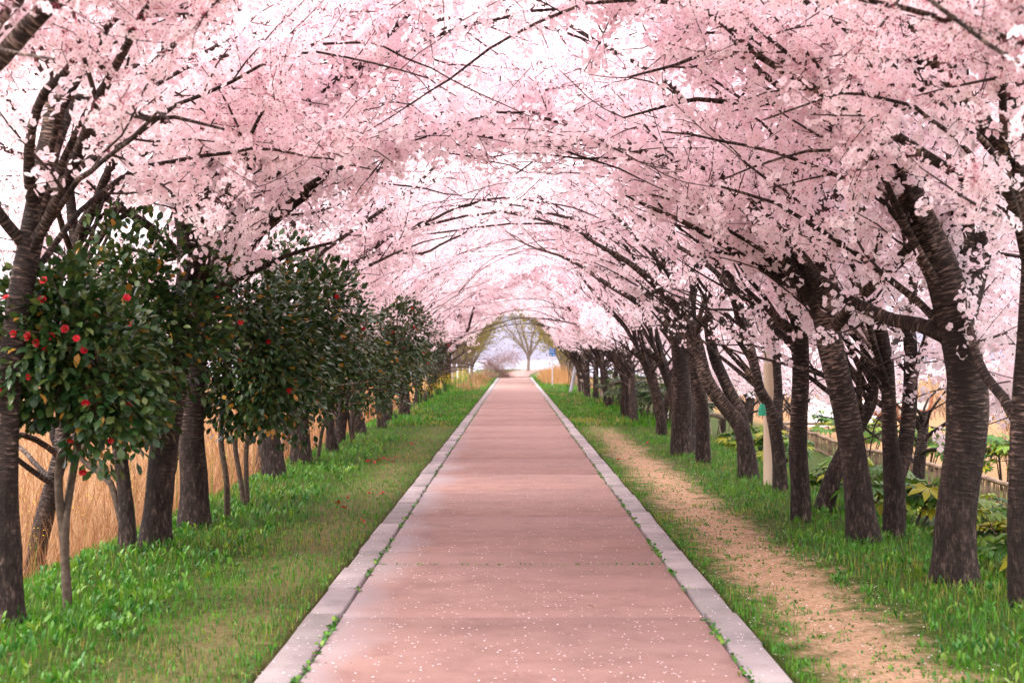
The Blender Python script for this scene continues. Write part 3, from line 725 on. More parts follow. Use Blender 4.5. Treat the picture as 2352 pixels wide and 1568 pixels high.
HERO.append(dict(seed=110, d=6.6, trunk=[wpx(3.4, 0, 6.6, .32), wpx(3.38, .8, 6.6, .26), wpx(3.3, 1.6, 6.6, .25), wpx(3.25, 2.3, 6.6, .25)], limbs=[
    ([wpx(3.25, 2.2, 6.6, .14), wpx(2.9, 3.1, 6.6, .12), wpx(2.3, 3.9, 6.6, .09), wpx(1.6, 4.4, 6.6, .07)], -.8, 1.8), ([wpx(3.25, 2.2, 6.6, .14), wpx(3.3, 3.2, 6.6, .11), wpx(3.1, 4.2, 6.6, .08)], .8, 1.6)],
    label='cherry tree outside the photograph, standing in front of the one leaning back'))
# left-hand row
HERO.append(dict(seed=200, d=6.4, trunk=[(-520, 1672, 110), (-500, 1300, 90), (-440, 900, 84), (-360, 600, 80), (-250, 380, 74)], limbs=[
    ([(-260, 400, 60), (-130, 250, 54), (0, 130, 48), (62, 58, 46), (130, -5, 42), (260, -90, 36)], -.2, 3.0), ([(-250, 390, 50), (-180, 180, 44), (-120, -60, 36)], 1.0, 2.0)],
    label='cherry tree outside the photograph whose thick limb crosses its upper corner'))
HERO.append(dict(seed=201, d=9.0, trunk=[(18, 1436, 92), (12, 1300, 72), (10, 1100, 64), (22, 860, 60), (48, 660, 60), (72, 540, 60), (88, 450, 60)], limbs=[
    ([(86, 470, 56), (115, 348, 46), (153, 243, 38), (160, 174, 34), (163, 45, 30)], 1.0, 2.4),
    ([(80, 500, 34), (64, 400, 28), (70, 296, 24), (101, 209, 23), (146, 167, 20), (184, 115, 19), (240, 63, 17)], -1.0, 1.8),
    ([(96, 225, 18), (174, 222, 17), (243, 236, 16), (296, 257, 15), (341, 271, 13), (400, 268, 10)], -.8, .8)],
    label='dark tall cherry tree standing beside the camellia bearing the most red flowers'))
HERO.append(dict(seed=202, d=12.2, trunk=[(292, 1272, 44), (290, 1150, 36), (265, 980, 34), (225, 800, 34), (175, 640, 32), (172, 560, 28)], limbs=[
    ([(172, 570, 26), (190, 510, 25), (216, 470, 24), (236, 417, 22), (264, 358, 20), (289, 303, 17), (345, 270, 13)], -.6, 1.6), ([(265, 360, 16), (250, 290, 14), (240, 200, 11)], .5, 1.6)],
    label='slender cherry tree rising through the camellia leaves with a bare dark stem'))
HERO.append(dict(seed=203, d=12.6, trunk=[(355, 1254, 88), (362, 1180, 66), (372, 1080, 64), (390, 950, 62), (415, 780, 60), (432, 640, 56), (430, 540, 54)], limbs=[
    ([(431, 560, 42), (420, 460, 38), (392, 400, 32), (350, 320, 26), (330, 220, 20)], .5, 2.0), ([(432, 545, 36), (452, 440, 30), (460, 330, 24), (440, 240, 18)], -.4, 2.2)],
    label='cherry tree with a pale grey peeling trunk next to a second trunk almost touching it'))
HERO.append(dict(seed=204, d=14.2, trunk=[(446, 1214, 86), (446, 1140, 66), (440, 1020, 62), (444, 880, 60), (458, 720, 58), (468, 590, 56)], limbs=[
    ([(466, 610, 34), (500, 575, 32), (542, 543, 30), (609, 515, 27), (678, 452, 23), (745, 405, 17), (820, 370, 12)], -.4, 1.6), ([(468, 600, 44), (475, 500, 38), (470, 400, 30), (490, 300, 22)], .6, 2.0),
    ([(470, 590, 34), (520, 480, 28), (560, 380, 20)], .8, 2.2)],
    label='dark rough cherry tree with a straight thick limb reaching over the camellias'))
HERO.append(dict(seed=205, d=19.6, trunk=[(632, 1104, 62), (625, 1050, 50), (616, 960, 46), (610, 850, 43), (625, 700, 40)], limbs=[
    ([(622, 720, 32), (680, 560, 26), (760, 460, 20), (850, 400, 14)], -.6, 2.0), ([(625, 710, 30), (600, 560, 24), (590, 430, 18)], .6, 2.2)],
    label='cherry tree with flaky silver bark behind the triple-stemmed camellia'))
HERO.append(dict(seed=206, d=22.4, trunk=[(692, 1068, 52), (690, 1010, 42), (690, 900, 38), (700, 780, 36), (712, 690, 34)], limbs=[
    ([(710, 705, 28), (780, 580, 22), (870, 490, 16), (950, 440, 11)], -.6, 1.8), ([(712, 700, 26), (700, 580, 20), (690, 470, 15)], .8, 2.2)],
    label='cherry tree with furrowed trunk just past the flaky silver-barked one'))

for h in HERO:
    lab = h.pop('label'); t, base, lod = hero(**h)
    ms, singles = build_cherry(t, base, True, 90 if h['d'] < 13 else 0, lod_fn=lod)
    place_tree('cherry_tree', ms, base, lab, 'cherry tree', 'cherry trees lining the path', singles, t.rg)

# ---- trees further on: a handful of grown shapes, copied -------------------
def generic(seed, outer=False, low=1.3):
    t = Cherry(seed); rg = t.rg; base = np.zeros(3); nn = rg.uniform(-.45, .35)
    nst = int(rg.choice([1, 1, 2])); tops = []
    for k in range(nst):
        aa = rg.uniform(-3.1, 3.1) + k * 2.6; le = rg.uniform(.03, .2) + .14 * k
        st = walk((.12 * k, .1 * k, -.2), (math.cos(aa) * le, math.sin(aa) * le * .8, 1), rg.uniform(1.7, 2.3), rg, .0, .06, .1)
        r0 = rg.uniform(.095, .135) * (.85 if nst == 2 else 1); t.stem.append((st, np.linspace(r0 * 1.05, r0 * .72, len(st)))); tops.append((st, r0 * .7))
    azs = np.array([0.0, .5, -.55, 1.2, -1.25, 2.3, -2.3, .25, -.3]) + rg.normal(size=9) * .18
    for q, a_ in enumerate(azs):
        st, r0 = tops[q % nst]; i = int(rg.uniform(.72, 1.0) * (len(st) - 1)); inw = math.cos(a_)
        e0 = rg.uniform(1.1, 2.0) if inw > .5 else rg.uniform(.75, 1.5); L = 3.8 + (0 if outer else 1.9) * max(inw, 0) + rg.uniform(-.3, .5)
        e = walk(st[i], (math.cos(a_), math.sin(a_), e0), L, rg, -.055 if inw > .3 else -.03, .13, .22)
        t.limb_grow(e, np.maximum(r0 * rg.uniform(.3, .48) * (1 - np.linspace(0, 1, len(e))) ** 1.5, .007), None if outer else (lambda q: 3.2 - q[:, 0]))
    for q in range(0 if outer else 3):           # upright limbs closing the roof
        st, r0 = tops[q % nst]; a_ = rg.uniform(-.7, .7)
        e = walk(st[-1], (math.cos(a_), math.sin(a_), rg.uniform(2.0, 3.2)), rg.uniform(5.2, 6.2), rg, -.05, .08, .22, np.array((.012, 0, 0))); t.limb_grow(e, np.maximum(r0 * .34 * (1 - np.linspace(0, 1, len(e))) ** 1.3, .007))
    for q in range(2):           # low side branch
        st, r0 = tops[0]; i = int(rg.uniform(.55, .8) * (len(st) - 1)); a_ = rg.choice([-1, 1]) * rg.uniform(.7, 2.4)
        e = walk(st[i], (math.cos(a_), math.sin(a_), .35), rg.uniform(2.0, 2.8), rg, -.012, .08, .2); t.limb_grow(e, np.linspace(.035, .01, len(e)), None if outer else (lambda q: 3.2 - q[:, 0]))
    if outer: keep = lambda C: (C[:, 0] < 2.6) & (C[:, 2] > low + .4 * vnoise(C[:, 0] * 2, C[:, 1] * 2, seed))
    else: keep = lambda C: ~in_tunnel(3.2 - C[:, 0] + .25 * vnoise(C[:, 1] * 2, C[:, 2] * 2, seed), C[:, 2], nn + .4 * vnoise(C[:, 1] * 1.1, C[:, 0] * .9, seed + 5)) & (C[:, 2] > low + .3 * vnoise(C[:, 0] * 3, C[:, 1] * 3, seed))
    t.fill(keep, 1.08, .18, (.7, 1.7), zmin=low, kdens=1.12)
    return build_cherry(t, base, False, 0, (10, 6, 3, 3), None)[0]
GENL = [generic(300 + i, low=2.35) for i in range(3)]
GENR = [generic(310 + i, low=2.0) for i in range(4)]
GENO = [generic(320 + i, True, 1.75) for i in range(2)]
GENB = [generic(330, True, 2.5)]
prg = np.random.default_rng(5)
def row(side, d0, d1, gap, xc, xj, label, group, pool, scl=(.97, 1.1), skip=()):
    d = d0
    while d < d1:
        x = side * (xc + prg.normal() * xj)
        i = int(prg.integers(len(pool))); rot = (0 if side < 0 else math.pi) + prg.normal() * .05
        if not any(abs(d - s) < 2.3 for s in skip):
            b = (x, d, float(ground(x, d)) - .03)
            place_tree('cherry_tree', pool[i], b, label, 'cherry tree', group, None, None, rot, prg.uniform(*scl), int(prg.choice([-1, 1])))
        d += gap * prg.uniform(.8, 1.2)
row(-1, 25.2, 76, 2.7, 3.35, .12, 'cherry tree in full pink blossom in the long row behind the camellia bushes', 'cherry trees in the camellia row', GENL)
row(1, 27.8, 69, 3.3, 3.25, .14, 'cherry tree in full blossom in the long row between grass verge and log fence', 'cherry trees in the fence row', GENR)
row(1, 11.8, 62, 4.5, 6.1, .5, 'cherry tree of the back row, standing downhill near the bamboo fence', 'back row cherry trees by the bamboo fence', GENO, (.85, 1.05), (25.3,))
row(-1, 15.5, 62, 6.0, 5.3, .3, 'cherry tree of the back row, standing at the edge of the dry reed field', 'back row cherry trees by the reed field', GENB, (1.0, 1.15))

# ================================================================== ZELKOVAS AT THE END OF THE PATH
def zelkova(seed, H=8.5, leaf=1.0):
    rg = np.random.default_rng(seed); b = MB(); st = walk((0, 0, -.3), (.05, 0, 1), 1.7, rg, 0, .03, .2); b.tube(st, np.linspace(.16, .12, len(st)), 9, trunk_mod(rg, True, .03))
    tr = b.mesh('zelkova_trunk', M_zbark); br = MB(); lf = []; limbs = []
    for k in range(9):
        a = k * .7 + rg.uniform(-.3, .3); e = walk(st[-1 - int(rg.integers(4))], (math.cos(a) * rg.uniform(.35, .75), math.sin(a) * rg.uniform(.35, .75), 1), rg.uniform(.55, .8) * H, rg, -.012, .06, .3)
        m = MB(); m.tube(e, np.linspace(.07, .012, len(e)), 6); limbs.append(('branch', m.mesh('zelkova_branch', M_zbark)))
        for i in range(3, len(e)):
            for _ in range(3):
                d = e[i] - e[i - 1]; d /= np.linalg.norm(d); d = d + rg.normal(size=3) * .55; q = walk(e[i], d, rg.uniform(.7, 1.9), rg, -.03, .12, .3); br.tube(q, np.linspace(.016, .004, len(q)), 3)
                for p in q[1:]:
                    for _ in range(int(5 * leaf + .5)): lf.append(p + rg.normal(size=3) * .13)
    lf = np.array(lf); n = len(lf)
    TV = np.array([[-.045, 0, 0], [.045, 0, 0], [.0, .11, .01], [0, -.04, 0]]); TF = np.array([[0, 1, 2], [0, 3, 1]])
    V, F, A = scatter('', TV, TF, lf, rand_rot(rg, n), rg.uniform(.6, 1.2, n), None, None, rg.uniform(0, 1, n))
    return [('trunk', tr)] + limbs + [('twigs', br.mesh('zelkova_twigs', M_zbark)), ('foliage', join_scatter('zelkova_leaves', [(V, F, A)], M_zelk))]
ZK = [zelkova(50, 8.5, .4), zelkova(51, 8.5, .4), zelkova(52, 9.0, .25)]
def gz_at(x, d): return float(ground(x, d)) - .02
x0 = (1213 - VX) * 131 / FP
place_tree('zelkova_tree', ZK[2], (x0, 131, gz_at(x0, 131)), 'lone vase-shaped zelkova with thin yellow-green leaves standing where the path bends', 'tree', None, None, None, .4, 1.12)
for k, (dx, dep) in enumerate(((1055, 92), (1066, 97), (1074, 103), (1084, 109), (1042, 87))):
    x = (dx - VX) * dep / FP; place_tree('zelkova_tree', ZK[k % 2], (x, dep, gz_at(x, dep)), 'young-leaved zelkova in the clump next to the yellow wildflowers and leaning bare brush', 'tree', 'zelkovas past the cherry row by the wildflowers', None, None, k * 1.3, 1.0)
for k, (dx, dep) in enumerate(((1308, 90), (1318, 84), (1298, 97), (1290, 104), (1330, 80), (1342, 76), (1322, 93))):
    x = (dx - VX) * dep / FP; place_tree('zelkova_tree', ZK[k % 2], (x, dep, gz_at(x, dep)), 'young-leaved zelkova behind the leaning steel pole and orange reeds', 'tree', 'zelkovas behind the leaning pole', None, None, k * 1.7 + .5, 1.0)
# bare brush leaning over
brg = np.random.default_rng(77); bd = 112.0; bx = (1177 - VX) * bd / FP; b0 = np.array((bx, bd, gz_at(bx, bd)))
e = empty('bare_brush', tuple(b0)); tag(e, 'leafless reddish-brown brush bowed over with hanging fine twigs near the path bend', 'shrub')
m = MB(); tw = MB()
for k in range(7):
    st = walk((0, 0, -.1), (-1.0 - brg.uniform(0, .6), brg.normal() * .3, brg.uniform(.3, 1.3)), brg.uniform(2.0, 3.4), brg, -.02, .06, .2); m.tube(st, np.linspace(.026, .008, len(st)), 6)
    for i in range(2, len(st)):
        for _ in range(7):
            q = walk(st[i], brg.normal(size=3) * .6 + (0.25, 0, .35), brg.uniform(.5, 1.3), brg, -.09, .16, .12); tw.tube(q, np.linspace(.007, .004, len(q)), 3)
for k in range(420):
    ux = brg.uniform(-2.3, .35); top = 2.25 * math.sqrt(max(.02, 1 - ((ux + .55) / 1.95) ** 2)) if ux > -.55 else 2.25 - .55 * (-.55 - ux)
    q = walk((ux, brg.normal() * .6, top * brg.uniform(.55, 1.0)), brg.normal(size=3) * .6 + (.35, 0, .1), brg.uniform(.6, 1.5), brg, -.16, .16, .17); q[:, 2] = np.maximum(q[:, 2], -.02); tw.tube(q, np.linspace(.008, .005, len(q)), 3)
obj('stem', m.mesh('brush_stems', M_zbark), e); o = obj('twigs', tw.mesh('brush_twigs', M_brush), e); o['kind'] = 'stuff'

BV = np.array([[-.5, 0, 0], [.5, 0, 0], [-.36, .10, .55], [.36, .10, .55], [0, .42, 1.0]]); BF = np.array([[0, 1, 3], [0, 3, 2], [2, 3, 4]])
OV = np.array([[0, 0, 0], [-.34, .42, .16], [.34, .42, .16], [-.28, .75, .20], [.28, .75, .20], [0, 1.0, .12]]); OF = np.array([[0, 2, 1], [1, 2, 4], [1, 4, 3], [3, 4, 5]])
# ================================================================== CAMELLIAS
LV = np.array([[0, 0, 0], [-.30, .30, .05], [0, .32, -.03], [.30, .30, .05], [-.24, .68, .02], [0, .70, -.05], [.24, .68, .02], [0, 1.0, -.16]]) * np.array((.78, 1, 1))
LF = np.array([[0, 2, 1], [0, 3, 2], [1, 2, 5], [1, 5, 4], [2, 3, 6], [2, 6, 5], [4, 5, 7], [5, 6, 7]])
def tint_mesh(name, V, F, mt, tint):
    a = np.zeros((len(V), 4)); a[:, 0] = 1; a[:, 1] = tint; a[:, 3] = 1
    return make_mesh(name, V, [F], mt, None, {'bl': a}, True)
LEAF_ME = tint_mesh('camellia_leaf', LV * .082, LF, M_cam, 0)
def camellia_flower():
    V = []; F = []; n = 0; rg = np.random.default_rng(3)
    for ring, (cnt, r, tilt) in enumerate(((6, .034, .35), (5, .026, .75), (4, .016, 1.1))):
        for k in range(cnt):
            a = k * 2 * math.pi / cnt + ring * .5
            u = np.array((math.cos(a), math.sin(a), 0)); v = np.array((-math.sin(a), math.cos(a), 0)); z = np.array((0, 0, 1.))
            c, s_ = math.cos(tilt), math.sin(tilt)
            V += [u * .003, u * r * .6 * c + z * r * .6 * s_ - v * r * .48, u * r * .75 * c + z * r * .65 * s_, u * r * .6 * c + z * r * .6 * s_ + v * r * .48, u * r * 1.05 * c + z * r * s_ - v * r * .25, u * r * 1.05 * c + z * r * s_ + v * r * .25]
            F += [[n, n + 1, n + 2], [n, n + 2, n + 3], [n + 1, n + 4, n + 2], [n + 2, n + 4, n + 5], [n + 2, n + 5, n + 3]]; n += 6
    return np.array(V), np.array(F)
FV, FF = camellia_flower(); FLOWER_ME = tint_mesh('camellia_flower', FV, FF, M_red, .3)
stam = MB(); stam.tube([(0, 0, 0), (0, 0, .010), (0, 0, .013)], [.003, .004, .001], 6); STAM_ME = None
am = np.zeros((stam.n, 4)); am[:, 3] = 1; am[:, 1] = .5
STAM_ME = make_mesh('stamens', np.concatenate(stam.V), [np.concatenate(stam.F4)], M_yel, None, {'bl': am}, True)

def camellia(seed, base_px, d, crown_px, size_px, stems, nleaf, nflow, nsingle, label):
    rg = np.random.default_rng(seed)
    bx_ = (base_px[0] - VX) * d / FP; base = np.array((bx_, d, gz_at(bx_, d)))
    c = P(crown_px[0], crown_px[1], d - .35) - base; rx = size_px[0] * d / FP * 1.12; rz = size_px[1] * d / FP * 1.06; ry = rx * .8
    e = empty('camellia_bush', tuple(base)); tag(e, label, 'camellia', 'camellia bushes along the verge')
    twg = MB()
    for k, sp in enumerate(stems):
        pts = [P(q[0], q[1], d + rg.normal() * .04) - base for q in sp]; pts[0][2] = -.12
        top = c + np.array((rg.normal() * rx * .3, rg.normal() * ry * .3, rz * .45)); pts.append(top)
        a_, r_ = resample(pts, [.036 * (1 if k == 0 else .8)] + [.03] * (len(pts) - 2) + [.010], .1)
        m = MB(); m.tube(a_, r_, 8, trunk_mod(rg, True, .04)); obj('trunk', m.mesh('camellia_stem', M_cbark), e)
    # leaf positions: lobes on the crown, more towards the outside
    nl = 18; ld = rg.normal(size=(nl, 3)); ld /= np.linalg.norm(ld, axis=1)[:, None]
    lc = c + ld * np.array((rx, ry, rz)) * rg.uniform(.35, .78, (nl, 1)); lr = rg.uniform(.34, .55, nl)
    which = rg.integers(0, nl, nleaf); u = rg.normal(size=(nleaf, 3)); u /= np.linalg.norm(u, axis=1)[:, None]
    rad = rg.uniform(.15, 1.0, nleaf) ** .4
    pos = lc[which] + u * (lr[which] * rad)[:, None] * np.array((rx, ry, rz))
    rel = (pos - c) / np.array((rx, ry, rz)); outd = rel / (np.linalg.norm(rel, axis=1)[:, None] + 1e-6)
    dirs = outd * .6 + u * .5 + rg.normal(size=(nleaf, 3)) * .45 + np.array((0, 0, -.28))
    rot = frames(dirs, rg, .45)
    for k in range(34):
        i = int(rg.integers(nl)); q = resample([c * .4 + lc[i] * .6 - (0, 0, rz * .2), (lc[i] + c) / 2 + rg.normal(size=3) * .05, lc[i] + rg.normal(size=3) * lr[i] * rx * .6], [.010, .007, .003], .12); twg.tube(q[0], q[1], 4)
    o = obj('twigs', twg.mesh('camellia_twigs', M_cbark), e); o['kind'] = 'stuff'
    scl = rg.uniform(.7, 1.2, nleaf); tint = rg.uniform(0, 1, nleaf)
    # the leaves that show largest are pieces of their own
    Wp = pos + base; front = np.einsum('ij,ij->i', outd, (np.array((0, 0, EYE)) - Wp) / np.linalg.norm(Wp - np.array((0, 0, EYE)), axis=1)[:, None]) + .6 * np.linalg.norm(rel, axis=1)
    order = np.argsort(-front); single = order[:nsingle]; rest = order[nsingle:]
    V, F, A = scatter('', OV * .082 * (.86, 1, .7) + 0, OF, pos[rest], rot[rest], scl[rest], None, np.ones(6), tint[rest])
    o = obj('foliage', join_scatter('camellia_foliage', [(V, F, A)], M_cam, True), e); o['kind'] = 'stuff'
    for i in single:
        o = obj('leaf', LEAF_ME, e); o.matrix_local = Matrix.Translation(Vector(pos[i])) @ Matrix(rot[i].tolist()).to_4x4() @ Matrix.Scale(float(scl[i]), 4)
    order = [i for i in order if rel[i][2] < .75 and abs(rel[i][0]) < 1.05]
    fl = np.array(order[:1100])[rg.permutation(min(1100, len(order)))[:nflow]]
    for i in fl:
        dv = Vector(outd[i] * .9 + np.array((0, -.6, 0)) + rg.normal(size=3) * .3)
        o = obj('flower', FLOWER_ME, e); o.location = Vector(pos[i] + outd[i] * .05 + (0, -.03, 0)); o.rotation_euler = dv.to_track_quat('Z', 'Y').to_euler(); s_ = rg.uniform(.6, .95); o.scale = (s_,) * 3
        obj('stamens', STAM_ME, o)
    return e
camellia(1, (158, 1394), 9.62, (185, 835), (205, 235), [[(160, 1394), (148, 1250), (135, 1120), (150, 1000)], [(158, 1394), (150, 1230), (165, 1100), (180, 1000)]], 5800, 20, 300, 'camellia bush with the most red flowers, on two thin stems twisting together')
camellia(2, (312, 1268), 12.35, (330, 775), (180, 230), [[(312, 1268), (300, 1150), (285, 1060), (300, 950)], [(300, 1140), (255, 1110), (205, 1070), (200, 1000)]], 6000, 9, 300, 'camellia bush with a crooked side stem low on its trunk and yellowing leaves')
camellia(3, (520, 1196), 14.7, (560, 760), (180, 235), [[(524, 1196), (520, 1100), (508, 1020), (512, 930)]], 6600, 10, 300, 'dark camellia bush on a single straight stem next to the rough cherry trunks')
camellia(4, (568, 1160), 16.2, (665, 775), (165, 215), [[(566, 1160), (552, 1100), (540, 1010), (560, 940)], [(570, 1160), (566, 1080), (570, 1000), (600, 930)]], 6200, 10, 300, 'camellia bush on a forked pair of slim stems beside the single-stemmed one')
camellia(5, (722, 1058), 23.0, (790, 800), (135, 165), [[(718, 1058), (708, 1000), (715, 920)], [(728, 1058), (740, 990), (760, 920)]], 5200, 9, 200, 'rounded camellia bush with stems spreading in a V below its crown')
camellia(6, (815, 1018), 27.6, (868, 785), (120, 150), [[(815, 1018), (812, 960), (835, 900)], [(812, 1018), (800, 950), (800, 900)]], 5200, 9, 200, 'camellia bush with a few red flowers high up, past the V-stemmed one')
camellia(7, (868, 982), 33.7, (915, 790), (90, 125), [[(868, 982), (870, 930), (890, 880)]], 4600, 7, 0, 'tall camellia bush whose leaves reach under the cherry blossom')
camellia(8, (915, 955), 40.3, (950, 790), (66, 105), [[(915, 955), (922, 910), (940, 870)], [(920, 955), (930, 910), (950, 870)]], 3000, 5, 0, 'camellia bush with bunched stems before the leaning grey trunk')
camellia(9, (948, 938), 46, (978, 795), (48, 78), [[(948, 938), (955, 900), (970, 860)]], 1600, 4, 0, 'last camellia bush of the row, close to the leaning grey trunk')
camellia(10, (965, 915), 57, (1006, 800), (24, 52), [[(968, 912), (990, 880), (1004, 850)]], 900, 6, 0, 'narrow little camellia beside the leaning grey trunk')
# leaning grey cherry trunk
h = dict(seed=230, d=52, trunk=[(966, 925, 20), (985, 895, 16), (1005, 850, 14), (1020, 800, 13)], limbs=[([(1019, 806, 10), (1040, 785, 9), (1070, 765, 8), (1085, 720, 6)], -.5, 1.0), ([(1018, 810, 9), (1030, 760, 7), (1035, 700, 6)], .8, 2.0)], n_auto=1)
t, base, lod = hero(**h); ms, _ = build_cherry(t, base, True, 0, (10, 6, 3, 3), lambda C: np.full(len(C), 2))
place_tree('cherry_tree', ms, base, 'cherry tree with a bare grey trunk leaning steeply over the yellow wildflowers', 'cherry tree', 'cherry trees lining the path')
# and the strongly bent one on the other verge
h = dict(seed=231, d=39, trunk=[(1448, 962, 32), (1446, 930, 28), (1442, 890, 24), (1428, 845, 20), (1405, 805, 18)], limbs=[([(1407, 810, 15), (1375, 780, 13), (1335, 735, 10), (1300, 700, 8)], -.5, 1.0), ([(1408, 810, 13), (1420, 750, 11), (1430, 690, 9)], .8, 2.2), ([(1430, 850, 10), (1450, 810, 8), (1470, 770, 7)], .5, 1.2)], n_auto=1)
t, base, lod = hero(**h); ms, _ = build_cherry(t, base, True, 0, (10, 6, 3, 3), lambda C: np.full(len(C), 2))
place_tree('cherry_tree', ms, base, 'curved cherry tree with gnarled foot growing out of the dark fatsia bushes', 'cherry tree', 'cherry trees lining the path')

# ================================================================== FATSIA SHRUBS
def fatsia_leaf(rg):
    V = [[0, 0, 0]]; F = []; n = 1; nl = 7
    for k in range(nl):
        a = R(-118 + 236 * k / (nl - 1)); L = (.17 if k in (0, nl - 1) else .21 if k in (1, nl - 2) else .25) * rg.uniform(.92, 1.08); wd = .27
        dv = np.array((math.sin(a), math.cos(a), 0)); pv = np.array((math.cos(a), -math.sin(a), 0))
        V += [list(dv * L * .42 - pv * L * .13 + (0, 0, -.012)), list(dv * L * .62 - pv * L * wd * .62 + (0, 0, -.01)), list(dv * L + (0, 0, -.055)), list(dv * L * .62 + pv * L * wd * .62 + (0, 0, -.01)), list(dv * L * .42 + pv * L * .13 + (0, 0, -.012)), list(dv * L * .6 + (0, 0, .012))]
        F += [[0, n, n + 5], [n, n + 1, n + 5], [n + 1, n + 2, n + 5], [n + 2, n + 3, n + 5], [n + 3, n + 4, n + 5], [n + 4, 0, n + 5]]; n += 6
    V = np.array(V); V[:, 2] += .0
    return V, np.array(F)
frg = np.random.default_rng(21)
fl_t = [fatsia_leaf(frg) for _ in range(3)]
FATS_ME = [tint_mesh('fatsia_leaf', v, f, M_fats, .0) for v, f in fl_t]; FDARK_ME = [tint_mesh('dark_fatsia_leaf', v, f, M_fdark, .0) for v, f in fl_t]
def fatsia(x, d, H, W, n, dark, label, group, ncap=300):
    rg = frg; base = np.array((x, d, gz_at(x, d))); e = empty('fatsia_shrub', tuple(base)); tag(e, label, 'shrub', group); m = MB()
    heads = [np.array((rg.normal() * W * .28, rg.normal() * W * .28, H * rg.uniform(.45, .85))) for _ in range(max(3, n // 10))]
    for h_ in heads: a_, r_ = resample([np.array((h_[0] * .3, h_[1] * .3, -.1)), np.array((h_[0] * .7, h_[1] * .7, h_[2] * .5)), h_], [.018, .014, .010], .12); m.tube(a_, r_, 5)
    for k in range(n):
        h_ = heads[k % len(heads)]; a = rg.uniform(0, 6.28); el_ = rg.uniform(-.5, .95); L = rg.uniform(.15, .34) * (1.2 if el_ < .2 else 1) * W
        dv = np.array((math.cos(a) * math.cos(el_), math.sin(a) * math.cos(el_), math.sin(el_))); p = h_ + dv * L; p[2] = max(p[2], .06)
        m.tube([h_ - (0, 0, rg.uniform(0, .12)), h_ + dv * L * .55 + (0, 0, .02), p], [.006, .005, .004], 3)
        fr_ = frames(np.array([[dv[0], dv[1], -.35 + .25 * el_]]), rg, .22)[0]
        o = obj('leaf', (FDARK_ME if dark else FATS_ME)[int(rg.integers(3))], e); o.matrix_local = Matrix.Translation(Vector(p)) @ Matrix(fr_.tolist()).to_4x4() @ Matrix.Scale(float(rg.uniform(.65, 1.15)), 4)
    obj('stem', m.mesh('fatsia_stems', M_cbark), e)
for x, d, H, W in ((4.25, 11.4, .42, .8), (4.7, 13.2, .42, .85), (4.2, 15.3, .45, .8), (5.2, 16.0, .42, .9), (4.45, 18.0, .5, .9), (5.6, 19.2, .42, .9), (6.0, 14.6, .38, .8), (6.6, 17.6, .35, .9), (6.7, 22.0, .4, .9), (5.2, 22.5, .45, .9), (4.5, 24.5, .55, .9), (4.6, 27.5, .6, .9)):
    fatsia(x, d, H, W, 46, False, 'yellow-green fatsia shrub among the cherry trunks in front of the bamboo fence', 'fatsia shrubs in front of the bamboo fence')
for x, d in ((9.0, 22), (9.3, 27), (9.1, 31.5), (9.0, 36), (9.6, 19), (9.2, 41)):
    fatsia(x, d, 1.0, 1.3, 50, False, 'yellow-green fatsia shrub growing behind the bamboo fence', 'fatsia shrubs behind the bamboo fence')
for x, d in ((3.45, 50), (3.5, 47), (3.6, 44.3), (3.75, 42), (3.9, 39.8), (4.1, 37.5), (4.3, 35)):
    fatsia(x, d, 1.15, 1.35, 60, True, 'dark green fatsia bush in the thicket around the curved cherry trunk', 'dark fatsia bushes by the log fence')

# ================================================================== FENCES, POLES, SIGN, CART
def bamboo_fence(x, d0, d1, h, label, step):
    e = empty('bamboo_fence', (x, (d0 + d1) / 2, gz_at(x, (d0 + d1) / 2))); tag(e, label, 'fence'); o3 = np.array(e.location); rg = np.random.default_rng(9)
    ds = np.arange(d0, d1, 1.5)
    seg = [np.array((x + rg.normal() * .02, q, gz_at(x, q) + h + rg.normal() * .025)) for q in np.append(ds, d1)]
    for i in range(len(seg) - 1):
        mid = (seg[i] + seg[i + 1]) / 2 - (0, 0, .02); a_, r_ = resample([seg[i] - (0, .04, 0), mid, seg[i + 1] + (0, .04, 0)], [.045, .04, .045], .15)
        m = MB(); m.tube(a_, r_, 7, lambda an, l: 1 + .12 * np.exp(-((l % .4 - .2) / .03) ** 2)); obj('rail', m.mesh('fence_rail', M_bam, True, o3), e)
        lo = [s_ - (0, 0, h * .84) for s_ in (seg[i], seg[i + 1])]; m = MB(); m.tube(lo, [.022, .022], 5); obj('rail', m.mesh('fence_low_rail', M_bam, True, o3), e)
    pm = MB(); pm.tube([(0, 0, -.25), (0, 0, h * .5), (0, 0, h + .03)], [.05, .048, .046], 8); pme = pm.mesh('fence_post', M_bam)
    for s_ in seg: obj('post', pme, e, tuple(s_ - o3 - (0, 0, h)))
    km = []
    for _ in range(4):
        p = MB(); t1 = rg.normal() * .05; p.tube([(0, 0, -.06), (rg.normal() * .01, t1 * .5, h * .5), (0, t1, h)], [.011, .010, .009], 5); km.append(p.mesh('picket', M_bam))
    for q in np.arange(d0 + .06, d1, step):
        o = obj('picket', km[int(rg.integers(4))], e, (float(rg.normal() * .012), float(q - o3[1]), float(gz_at(x, q) - o3[2]))); o.rotation_euler = (float(rg.normal() * .12), 0, float(rg.uniform(0, 6)))
bamboo_fence(8.0, 12, 44, .48, 'low bamboo fence of thin pickets under a thick bamboo rail', .115)
